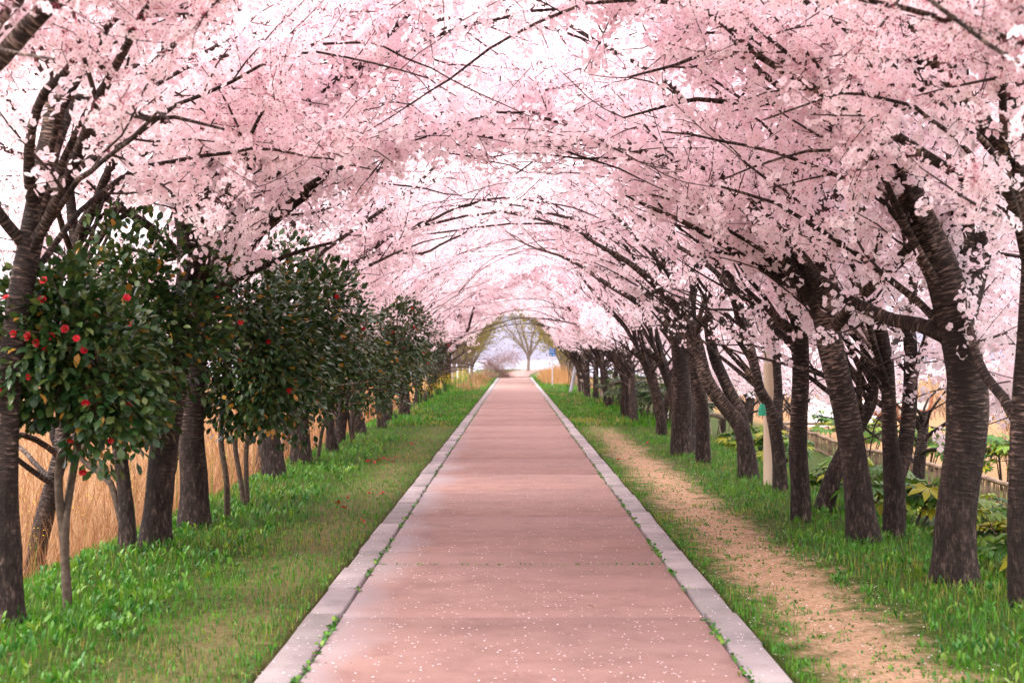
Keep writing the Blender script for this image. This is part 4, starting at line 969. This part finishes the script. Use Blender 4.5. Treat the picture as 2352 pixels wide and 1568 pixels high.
# short stretch of fence nearer the trees
e = empty('bamboo_rail', (6.15, 22.2, gz_at(6.15, 22.2))); tag(e, 'short bamboo hand rail on posts half hidden by fatsia leaves', 'fence'); h_ = P(2095, 1146, 22.2)[2] - e.location[2]; hh = max(.25, float(h_))
m = MB(); m.tube([(-.05, .1, hh), (.3, -.5, hh - .03), (.62, -1.2, hh - .05)], [.045, .042, .045], 7); obj('rail', m.mesh('rail', M_bam), e)
pm = MB(); pm.tube([(0, 0, -.3), (0, 0, hh + .05)], [.05, .05], 8); pme = pm.mesh('post', M_wood); obj('post', pme, e); obj('post', pme, e, (.55, -1.1, -.05))
# log rails further off
e = empty('log_rail', (9.3, 44.5, gz_at(9.3, 44.5))); tag(e, 'pair of horizontal round log rails in front of the white plastic tunnel', 'fence')
for z_ in (.48, .27):
    m = MB(); m.tube([(-1.2, 0, z_), (0, 0, z_ - .01), (1.9, 0, z_ - .03)], [.05, .048, .05], 7); obj('rail', m.mesh('log', M_wood), e)
pm = MB(); pm.tube([(0, .07, -.3), (0, .07, .58)], [.05, .05], 7); pme = pm.mesh('post', M_wood); obj('post', pme, e, (-1.0, 0, 0)); obj('post', pme, e, (1.4, 0, 0))
# log fence with diagonal sticks near the leaning pole
e = empty('log_fence', (3.0, 66, gz_at(3.0, 66))); tag(e, 'weathered log fence with thin crossed sticks at the foot of the leaning pole', 'fence'); lrg = np.random.default_rng(4)
A0 = np.array((0., 0, 0)); D_ = np.array((.55, -8.0, -.1)); 
for k in range(6):
    q = A0 + D_ * k; m = MB(); m.tube([q + (0, 0, -.3), q + (0, 0, .5), q + (0, 0, .98)], [.075, .07, .068], 8); 
    if q[1] < -26: continue
    obj('post', m.mesh('post', M_wood), e)
    for hz in (.9, .62):
        m = MB(); m.tube([q + (-.02, .35 if k == 0 else .1, hz + .03), q + D_ * .5 + (0, 0, hz - .05), q + D_ + (0, -.1, hz)], [.06, .058, .06], 7); obj('rail', m.mesh('rail', M_wood), e)
    for j in range(14):
        p0 = q + D_ * (j / 14.); sg = 1 if j % 2 else -1; m = MB(); m.tube([p0 + (0, 0, .02), p0 + D_ * (.055 * sg) + (0, 0, .6)], [.016, .013], 5); obj('stick', m.mesh('stick', M_wood), e)
# round utility pole
pd = 18.6; pbx = (1767 - VX) * pd / FP; pz = gz_at(pbx, pd)
e = empty('utility_pole', (pbx, pd, pz)); tag(e, 'round tan concrete utility pole rising between the cherry trunks', 'utility pole')
m = MB(); ps = np.linspace(-.4, 7.5, 14); m.tube(np.stack([ps * .002, ps * 0, ps], 1), np.linspace(.082, .068, 14), 18); obj('shaft', m.mesh('pole_shaft', M_conc), e)
for z_ in (1.75, 2.62, 2.72):
    m = MB(); m.tube([(z_ * .002, 0, z_), (z_ * .002, 0, z_ + .018)], [.0845, .0845], 18); obj('band', m.mesh('pole_band', M_galv), e)
# second, grey pole in the thicket
pd2 = 50.; px2 = (1524 - VX) * pd2 / FP; e = empty('concrete_pole', (px2, pd2, gz_at(px2, pd2))); tag(e, 'pale grey concrete pole behind the dark fatsia bushes, ringed by a steel band', 'utility pole')
m = MB(); ps = np.linspace(-.4, 7.5, 10); m.tube(np.stack([ps * 0, ps * 0, ps], 1), np.linspace(.17, .12, 10), 16); obj('shaft', m.mesh('pole_shaft', M_conc2), e)
m = MB(); m.tube([(0, 0, 3.0), (0, 0, 3.12)], [.157, .157], 16); obj('band', m.mesh('pole_band', M_galv), e)
# leaning steel pole
pd3 = 66.; q0 = P(1310, 902, pd3); e = empty('steel_pole', (q0[0], pd3, gz_at(q0[0], pd3))); tag(e, 'leaning galvanised steel pole with green tape and a small white notice', 'pole')
topv = P(1333, 785, pd3) - q0; L_ = np.linalg.norm(topv) + .3; dv = topv / np.linalg.norm(topv)
m = MB(); m.tube([dv * -.25, dv * L_ * .5, dv * L_], [.075, .073, .07], 12); obj('shaft', m.mesh('steel_shaft', M_galv), e)
m = MB(); m.tube([dv * 1.72, dv * 1.80], [.082, .082], 12); m.tube([dv * 1.92, dv * 1.95], [.082, .082], 12); obj('tape', m.mesh('green_band', M_green), e)
m = MB(); m.box(dv * 1.80 + (.09, -.02, .02), (.06, .03, .22)); obj('tape', m.mesh('green_flag', M_green, False), e)
nm = MB(); nm.tube([dv * 1.30, dv * 1.62], [.080, .080], 12); no = obj('notice', nm.mesh('white_notice', M_white), e)
nm = MB(); c_ = dv * 1.53 + (0, -.083, 0); nm.add([c_ + (-.04, 0, -.05), c_ + (.04, 0, -.05), c_ + (.04, 0, .02), c_ + (0, 0, .06), c_ + (-.04, 0, .02), c_ + (-.04, .03, -.05), c_ + (.04, .03, -.05), c_ + (.04, .03, .02), c_ + (0, .03, .06), c_ + (-.04, .03, .02)], [[0, 1, 2], [0, 2, 4], [4, 2, 3]], [[0, 5, 6, 1], [1, 6, 7, 2], [2, 7, 8, 3], [3, 8, 9, 4], [4, 9, 5, 0]]); obj('arrow', nm.mesh('notice_arrow', M_green, False), no)
nm = MB(); nm.box(dv * 1.37 + (.015, -.079, 0), (.06, .012, .03)); obj('print', nm.mesh('notice_print', M_mag, False), no)
# blue route sign
sdp = 82.; sx_ = (1268.5 - VX) * sdp / FP; e = empty('route_sign', (sx_, sdp, gz_at(sx_, sdp))); tag(e, 'blue house-shaped route sign with white lettering No. 56 on a grey post', 'sign')
m = MB(); m.tube([(0, 0, -.3), (0, 0, 1.0), (0, 0, 2.0)], [.032, .031, .031], 10); obj('post', m.mesh('sign_post', M_galv), e)
sw, z0, z1, z2 = .172, 1.67, 2.13, 2.20
def prism(out2, y0, y1):
    n = len(out2); V = [(x, y0, z) for x, z in out2] + [(x, y1, z) for x, z in out2]
    me = bpy.data.meshes.new('prism'); me.from_pydata(V, [], [list(range(n)), list(range(2 * n - 1, n - 1, -1))] + [[(i + 1) % n, i, i + n, (i + 1) % n + n] for i in range(n)]); return me
me = prism([(-sw, z0), (sw, z0), (sw, z1), (0, z2), (-sw, z1)], -.05, -.032); me.materials.append(M_blue); bp_ = obj('panel', me, e)
me = prism([(-sw, 1.575), (sw, 1.575), (sw, 1.664), (-sw, 1.664)], -.05, -.032); me.materials.append(M_white); wp_ = obj('plate', me, e)
def text(body, size, x, z, mt, parent):
    cu = bpy.data.curves.new('lettering', 'FONT'); cu.body = body; cu.size = size; cu.align_x = 'CENTER'; cu.align_y = 'CENTER'; cu.extrude = .0015; cu.offset = size * .012
    to = bpy.data.objects.new('tmp', cu); COL.objects.link(to); bpy.context.view_layer.update()
    me = bpy.data.meshes.new_from_object(to.evaluated_get(bpy.context.evaluated_depsgraph_get())); bpy.data.objects.remove(to)
    me.materials.clear(); me.materials.append(mt); o = obj('lettering', me, parent, (x, -.0535, z)); o.rotation_euler = (R(90), 0, 0); return o
text('나 주', .11, -.01, 1.925, M_white, bp_); text('No. 56', .105, .0, 1.765, M_white, bp_)
text('국토종주', .036, -.09, 2.03, M_cyan, bp_); text('Naju', .04, 0, 1.85, M_cyan, bp_); text('www.bike.go.kr', .03, 0, 1.695, M_cyan, bp_); text('신고번호 119', .055, 0, 1.62, M_mag, wp_)
im = MB()
for s_ in (-1, 1):
    an = np.linspace(0, 2 * math.pi, 13); im.tube(np.stack([s_ * .055 + .028 * np.cos(an), an * 0 - .0525, 2.095 + .022 * np.sin(an)], 1), np.full(13, .004), 4)
    im.tube([(s_ * .055, -.0525, 2.1), (s_ * .02, -.0525, 2.135), (0, -.0525, 2.15)], [.004] * 3, 4)
obj('emblem', im.mesh('bicycle_emblem', M_white), bp_)
# green tag on the cherry trunk by the pole
tp_ = P(1750, 940, 17.6); m = MB(); m.tube([(0, 0, -.075), (0, 0, .0), (0, 0, .07)], [.052, .045, .026], 8); o = obj('green_tag', m.mesh('green_tag', M_green), None, tuple(tp_)); tag(o, 'small bell-shaped green plastic tag fixed on a cherry trunk', 'tag')
# cart with slatted top
cd_ = 45.; cxw = (2050 - VX) * cd_ / FP; e = empty('farm_cart', (cxw, cd_, gz_at(cxw, cd_))); tag(e, 'tilted rusty farm cart with whitewashed slats behind the fatsia shrubs', 'cart'); e.rotation_euler = (0, R(11), R(-18))
def bx(nm, c, d, mt, par=None, Mx=None): m = MB(); m.box(c, d, Mx); return obj(nm, m.mesh(nm, mt, False), par or e)
bx('bed', (0, 0, .62), (1.8, 1.2, .08), M_rust)
for s_ in (-1, 1):
    bx('side_panel', (0, s_ * .58, .83), (1.74, .03, .30), M_pan); bx('side_frame', (0, s_ * .60, 1.01), (1.84, .05, .06), M_rust); bx('side_frame', (0, s_ * .60, .68), (1.84, .04, .05), M_rust)
bx('end_panel', (-.88, 0, .83), (.03, 1.1, .3), M_dark)
for xx in (-.85, 0., .85): bx('strut', (xx, -.61, .85), (.05, .05, .46), M_rust)
bx('strut', (.93, -.5, 1.1), (.05, .05, 1.0), M_rust); bx('strut', (.93, .5, 1.1), (.05, .05, 1.0), M_rust)
for j in range(7): bx('slat', (0, -.52 + j * .17, 1.06 + j * .035), (1.72, .125, .03), M_slat)
for s_ in (-1, 1):
    m = MB(); m.tube([(-.35, s_ * .5 - .07, .33), (-.35, s_ * .5 + .07, .33)], [.33, .33], 18); m.tube([(-.35, s_ * .5 - .085, .33), (-.35, s_ * .5 - .07, .33)], [.12, .33], 18); wo_ = obj('wheel', m.mesh('cart_wheel', M_dark), e)
    m = MB(); m.tube([(-.35, s_ * .5 - .095, .33), (-.35, s_ * .5 + .09, .33)], [.10, .10], 12); obj('hub', m.mesh('cart_hub', M_rust), wo_)
bx('drawbar', (1.25, 0, .55), (.8, .06, .06), M_dark); bx('leg', (1.3, 0, .27), (.05, .05, .55), M_dark)
# white plastic tunnel
td = 52.; tx = (1905 - VX) * td / FP; e = empty('plastic_tunnel', (tx, td, gz_at(tx, td))); tag(e, 'low white plastic-covered tunnel in the dry field behind the log rails', 'tunnel'); m = MB()
an = np.linspace(0, math.pi, 13); xs_ = np.linspace(-1.1, 1.6, 12)
V = np.array([[x, -.55 * math.cos(a_), .95 * math.sin(a_) ** .7 * (1 + .03 * math.sin(x * 9))] for x in xs_ for a_ in an]); i = (np.arange(11)[:, None] * 13 + np.arange(12)[None]).ravel(); m.add(V, None, np.stack([i, i + 1, i + 14, i + 13], 1)); obj('cover', m.mesh('tunnel_cover', M_sheet), e)
for x in np.linspace(-1.08, 1.58, 5):
    m = MB(); m.tube([(x, -.562 * math.cos(a_), .965 * math.sin(a_) ** .7) for a_ in an], [.012] * 13, 4); obj('hoop', m.mesh('tunnel_hoop', M_galv), e)

# ================================================================== GRASS, WEEDS, REEDS, PETALS
grg = np.random.default_rng(31)
def zrot(a):
    c, s = np.cos(a), np.sin(a); z = np.zeros_like(a); o = np.ones_like(a)
    return np.stack([np.stack([c, -s, z], -1), np.stack([s, c, z], -1), np.stack([z, z, o], -1)], 1)
def blades(pos, h, wd, lean=1.0, tint=None, tilt=0.0):
    n = len(pos); tv = grg.normal(size=(n, 2)) * tilt; sc = np.stack([wd, h * lean, h], 1)
    rot = zrot(grg.uniform(0, 6.28, n))
    V = np.einsum('nij,nkj->nki', rot, BV[None] * sc[:, None])
    V[..., :2] += V[..., 2:] * tv[:, None]; V = V + pos[:, None]
    F = (BF[None] + (np.arange(n) * 5)[:, None, None]).reshape(-1, 3); A = np.ones((n, 5, 4)); A[..., 1] = (grg.uniform(0, 1, n) if tint is None else tint)[:, None]
    return V.reshape(-1, 3), F, A.reshape(-1, 4)
def leaves_(pos, L, tilt, tint=None, slim=1.0):
    n = len(pos); a = grg.uniform(0, 6.28, n); d = np.stack([np.cos(a) * np.cos(tilt), np.sin(a) * np.cos(tilt), np.sin(tilt)], 1)
    return scatter('', OV * (slim, 1, 1), OF, pos, frames(d, grg, .2), L, None, np.ones(6), grg.uniform(0, 1, n) if tint is None else tint)
def lush(x, y):
    """0..1 how much grows at a spot of the verges"""
    nz = vnoise(x * 1.6, y * 1.1, 4) * .5 + vnoise(x * 4.3, y * 3.7, 5) * .35
    far = smooth01(22, 42, y)
    r = smooth01(.12, .6, np.abs(x - 2.02 + .2 * vnoise(y * .9, 0, 6)) + nz * .45 + .35 * vnoise(x * 9, y * 6, 7) + far * .8)
    l = smooth01(-.75, .15, np.abs(x + 1.75) * .7 + nz * .75 + far * .6)
    return np.where(x > 0, r, l)
def verge(n, y0, y1, xl0=-4.3, xr1=7.6):
    u = grg.uniform(0, 1, n); y = y0 * (y1 / y0) ** u
    wl = PL - xl0; wr = xr1 - PR
    pick = grg.uniform(0, 1, n) < wl / (wl + wr)
    x = np.where(pick, grg.uniform(xl0, PL - .005, n), PR + .005 + (grg.uniform(0, 1, n) ** 1.35) * wr)
    return x, y
def put(x, y): return np.stack([x, y, ground(x, y) - .006], 1)
parts = []
x, y = verge(78000, 5.2, 34, -4.0, 4.9); lu = lush(x, y); k = grg.uniform(0, 1, len(x)) < lu * .95 + .05; x, y, lu = x[k], y[k], lu[k]
h = grg.uniform(.02, .07, len(x)) * (.4 + .8 * lu) * np.where(np.abs(x) > 2.6, 1.5, 1); k2 = np.abs(x) < 12
def gt(x, y): return np.clip(.56 + .34 * vnoise(x * .9, y * .6, 31) + .2 * vnoise(x * 3, y * 2, 32) + grg.normal(size=len(x)) * .16, 0, .985)
parts.append(blades(put(x, y), h, grg.uniform(.004, .008, len(x)), grg.uniform(.3, 1.4, len(x)), gt(x, y)))
x, y = verge(28000, 34, 118, -3.9, 4.4); h = grg.uniform(.03, .09, len(x)) * np.where(np.abs(x) > 2.4, 1.7, 1)
parts.append(blades(put(x, y), h, grg.uniform(.018, .045, len(x)), grg.uniform(.3, 1.3, len(x)), gt(x, y * .4)))
tag(obj('grass', join_scatter('grass', parts, M_grass)), 'green grass blades covering both verges of the path', 'grass', None, 'stuff')
parts = []
x, y = verge(9500, 5.2, 30, -3.7, 4.6); lu = lush(x, y); k = grg.uniform(0, 1, len(x)) < (lu * .9 + .05) * (.45 + .55 * (vnoise(x * 2.2, y * 1.7, 9) > -.1)); x, y, lu = x[k], y[k], lu[k]
rep = grg.integers(3, 7, len(x)); tn = np.repeat(np.clip(grg.normal(.4, .25, len(x)), 0, .95), rep); big = np.repeat(np.where(np.abs(x) > 2.3, 1.45, .85) * (.5 + .6 * lu), rep)
xx = np.repeat(x, rep); yy = np.repeat(y, rep); pos = put(xx, yy); pos[:, :2] += grg.normal(size=(len(xx), 2)) * .012
pos[:, 2] += grg.uniform(0, .03, len(xx)) * big
parts.append(leaves_(pos, grg.uniform(.018, .045, len(xx)) * big * np.where((xx < 0) & (xx < -2.2), 1.25, 1), grg.uniform(.35, 1.4, len(xx)), tn, .42))
n = 900; y = 5.2 * (26 / 5.2) ** grg.uniform(0, 1, n); x = 2.02 + grg.normal(size=n) * .3; rp = 5; xx = np.repeat(x, rp); yy = np.repeat(y, rp); pos = put(xx, yy); pos[:, :2] += grg.normal(size=(n * rp, 2)) * .02
parts.append(leaves_(pos, grg.uniform(.012, .034, n * rp), grg.uniform(.1, .9, n * rp), None, .7))
tag(obj('weeds', join_scatter('weeds', parts, M_weed)), 'low broad-leaved weeds growing among the grass of the verges', 'weeds', None, 'stuff')
# weeds in the joints along the kerbs and in the slab joint
parts = []
for xc, n in ((inner_l - .011, 1500), (inner_r + .011, 1900)):
    y = 5 * (60 / 5) ** grg.uniform(0, 1, n); k = vnoise(y * 1.9, 0, 12) + .6 * vnoise(y * 6, 1, 3) > -.05; y = y[k]
    pos = np.stack([xc + grg.normal(size=len(y)) * .014, y, np.full(len(y), -.004)], 1); parts.append(leaves_(pos, grg.uniform(.015, .042, len(y)), grg.uniform(.05, 1.0, len(y))))
for yj, n in ((11.55, 130),):
    xx = grg.uniform(inner_l, inner_r, n); pos = np.stack([xx, np.full(n, yj) + grg.normal(size=n) * .004, np.zeros(n)], 1); parts.append(leaves_(pos, grg.uniform(.008, .022, n), grg.uniform(.2, 1.2, n)))
tag(obj('joint_weeds', join_scatter('joint_weeds', parts, M_weed)), 'tiny weeds sprouting in the joints between kerb and path', 'weeds', None, 'stuff')
# dry reeds
parts = []
n = 25000; y = 6.5 * (60 / 6.5) ** grg.uniform(0, 1, n); x = -4.5 - grg.uniform(0, 1, n) ** 1.5 * (4 + y * .33)
k = vnoise(x * 1.1, y * 1.1, 15) > -.45; x, y = x[k], y[k]; dd = np.clip(y / 14, 1, 3)
parts.append(blades(put(x, y), grg.uniform(.35, 1.15, len(x)) * (.7 + .3 * smooth01(4.4, 6, -x)) * (1 + .25 * vnoise(x * 1.3, y * 1.3, 22)), grg.uniform(.004, .008, len(x)) * dd, grg.uniform(.1, 1.3, len(x)), np.clip(grg.normal(.42, .36, len(x)), 0, .999), .28))
n = 9000; y = grg.uniform(40, 125, n); x = -4.6 - grg.uniform(0, 1, n) * 42; parts.append(blades(put(x, y), grg.uniform(.4, .8, n), grg.uniform(.04, .09, n), .5))
tag(obj('dry_reeds', join_scatter('dry_reeds', parts, M_dry)), 'tall orange dry reeds filling the low field behind the camellias', 'reeds', None, 'stuff')
parts = []
n = 16000; y = 14 * (120 / 14) ** grg.uniform(0, 1, n); x = 9.8 + grg.uniform(0, 1, n) ** 1.3 * (10 + y * .35); k = (x / y > .345) | (y > 56) | (x / y < .17); x, y = x[k], y[k]; n = len(x); parts.append(blades(put(x, y), grg.uniform(.3, 1.2, n) * (1 + .4 * vnoise(x * .5, y * .5, 8)), grg.uniform(.008, .018, n) * np.clip(y / 20, 1, 2.5), grg.uniform(.1, 1.2, n), None, .28))
tag(obj('dry_reeds', join_scatter('dry_field', parts, M_dry2)), 'brownish dry reeds in the field beyond the bamboo fence and cart', 'reeds', None, 'stuff')
n = 6500; u_ = grg.beta(1.6, 2.2, n); y = 83 + 30 * grg.uniform(0, 1, n); x = 1.72 + .5 * smooth01(92, 84, y) + u_ * 4.2 + .3 * vnoise(y * .6, 0, 3); mh = np.sin(np.pi * np.clip(u_ * 1.25, 0, 1)) ** .6 * smooth01(82, 88, y); parts = [blades(put(x, y), grg.uniform(.35, 1.15, n) * (.2 + .95 * mh) * (1 + .45 * vnoise(x * 2.1, y * .9, 41)), grg.uniform(.010, .022, n), grg.uniform(.3, 1.8, n), None, .35)]
tag(obj('reed_mound', join_scatter('reed_mound', parts, M_dry3)), 'arching bright orange reeds heaped behind the blue route sign', 'reeds', None, 'stuff')
n = 3400; y = grg.uniform(70, 125, n); x = -1.55 - np.abs(grg.normal(size=n)) * 1.5 + .003 * np.maximum(y - 112, 0) ** 2; k = vnoise(x * 1.5, y * .4, 17) > -.2; x, y = x[k], y[k]; n = len(x); parts = [blades(put(x, y), grg.uniform(.1, .5, n) * smooth01(1.3, 2.6, -x) + .06, grg.uniform(.015, .03, n), grg.uniform(.3, 1.2, n))]
tag(obj('straw_grass', join_scatter('straw_grass', parts, M_dry)), 'straw-coloured grass tufts mixed in the verge near the path bend', 'grass', None, 'stuff')
# yellow wildflowers
n = 250; y = np.concatenate([grg.uniform(46, 95, 200), grg.uniform(9.5, 22, 50)]); x = np.concatenate([-2.7 - np.abs(grg.normal(size=200)) * .6, -3.9 - grg.uniform(0, .6, 50)]); h = grg.uniform(.5, 1.0, n)
base = put(x, y); st = blades(base, h, np.where(y > 40, .02, .008), .12, np.full(n, .2)); f = []; 
rep = 9; fp = np.repeat(base, rep, 0); fp[:, 2] += np.repeat(h, rep) * grg.uniform(.8, 1.05, n * rep); fp[:, :2] += grg.normal(size=(n * rep, 2)) * .05
e = tag(obj('wildflowers', join_scatter('wildflower_stems', [st], M_grass)), 'yellow rape wildflowers on thin stems along the row of camellias', 'flowers', None, 'stuff')
pv = scatter('', OV - (0, .5, 0), OF, fp, rand_rot(grg, n * rep), np.where(np.repeat(y, rep) > 40, .028, .014), None, np.ones(6), grg.uniform(0, 1, n * rep)); obj('petals', join_scatter('wildflower_petals', [pv], M_yel), e)['kind'] = 'stuff'
# fallen petals on path and trail
n = 7500; y = 5.2 * (60 / 5.2) ** grg.uniform(0, 1, n); x = grg.uniform(PL, 2.7, n); k = (vnoise(x * 1.1, y * .7, 20) * .5 + grg.uniform(0, 1, n)) > .32; x, y = x[k], y[k]
on = (x > PL) & (x < PR); z = np.where(on, .0055, ground(x, y) + .012); z = np.where(on & ((x < PL + KW) | (x > PR - KW)), .017, z)
pos = np.stack([x, y, z], 1); rot = zrot(grg.uniform(0, 6.28, len(x))); parts = [scatter('', (OV - (0, .5, .1)) * (1, 1, .5), OF, pos, rot, grg.uniform(.009, .019, len(x)), None, np.ones(6), grg.uniform(0, 1, len(x)))]
tag(obj('fallen_petals', join_scatter('fallen_petals', parts, M_fallen)), 'pale pink cherry petals scattered over the path and the trail', 'petals', None, 'stuff')
n = 1900; y = 5.2 * (40 / 5.2) ** grg.uniform(0, 1, n); x = np.where(np.arange(n) < 420, grg.uniform(PL + .25, PR - .25, n), np.where(np.arange(n) < 1400, grg.uniform(-3.3, PL - .02, n), grg.uniform(PR + .02, 3.3, n))); pos = np.stack([x, y, np.where(np.arange(n) < 420, .004, ground(x, y) + .012)], 1); parts = [scatter('', (OV - (0, .5, 0)) * (1, 1, .4), OF, pos, zrot(grg.uniform(0, 6.28, n)), grg.uniform(.008, .022, n) * np.where(np.arange(n) < 420, 1, 1.7), None, np.ones(6), grg.uniform(.0, .2, n))]
tag(obj('leaf_litter', join_scatter('leaf_litter', parts, simple('litter_brown', [(.3, (.07, .03, .015)), (.7, (.16, .08, .04))], 4))), 'small brown specks of leaf litter on the path and its verges', 'litter', None, 'stuff')
# fallen camellia flowers
for k, (dx, dy) in enumerate([(870, 1057), (882, 1056), (893, 1058), (903, 1060), (852, 1060), (845, 1060), (862, 1062), (812, 1075), (820, 1074), (908, 1052), (832, 1201), (790, 1172), (604, 1195), (880, 1136), (848, 1138), (1338, 992), (1488, 1022), (945, 1022), (775, 1160), (800, 1150), (1420, 1058)]):
    d = depth_on_ground(dy); x = (dx - VX) * d / FP; o = obj('fallen_flower', FLOWER_ME, None, (x, d, float(ground(x, d)) + .022)); o.rotation_euler = (grg.uniform(-.6, .6) + (2.6 if k % 3 == 0 else 0), grg.uniform(-.6, .6), grg.uniform(0, 6)); o.scale = (.95,) * 3
    tag(o, 'red camellia flower fallen on the grass verge', 'flower', 'fallen camellia flowers')
# two orange leaves on the path
ol = simple('orange_leaf', [(.3, (.4, .16, .03)), (.7, (.6, .28, .06))], 20)
for dx, dy, lab in ((1368, 1398, 'curled orange leaf lying on the pink path, the larger of two'), (1225, 1438, 'small brownish-orange leaf lying flat on the pink path')):
    d = depth_on_ground(dy); x = (dx - VX) * d / FP; o = obj('fallen_leaf', make_mesh('fallen_leaf', LV * (.06 if dx > 1300 else .035), [LF], ol, smooth=True), None, (x, d, .012)); o.rotation_euler = (.35, .3, 1.2); tag(o, lab, 'leaf')
print('OBJ', len(bpy.data.objects), 'TRI', sum(sum(len(p.vertices) - 2 for p in m.polygons) if len(m.polygons) < 2000 else len(m.loops) - 2 * len(m.polygons) for m in bpy.data.meshes))
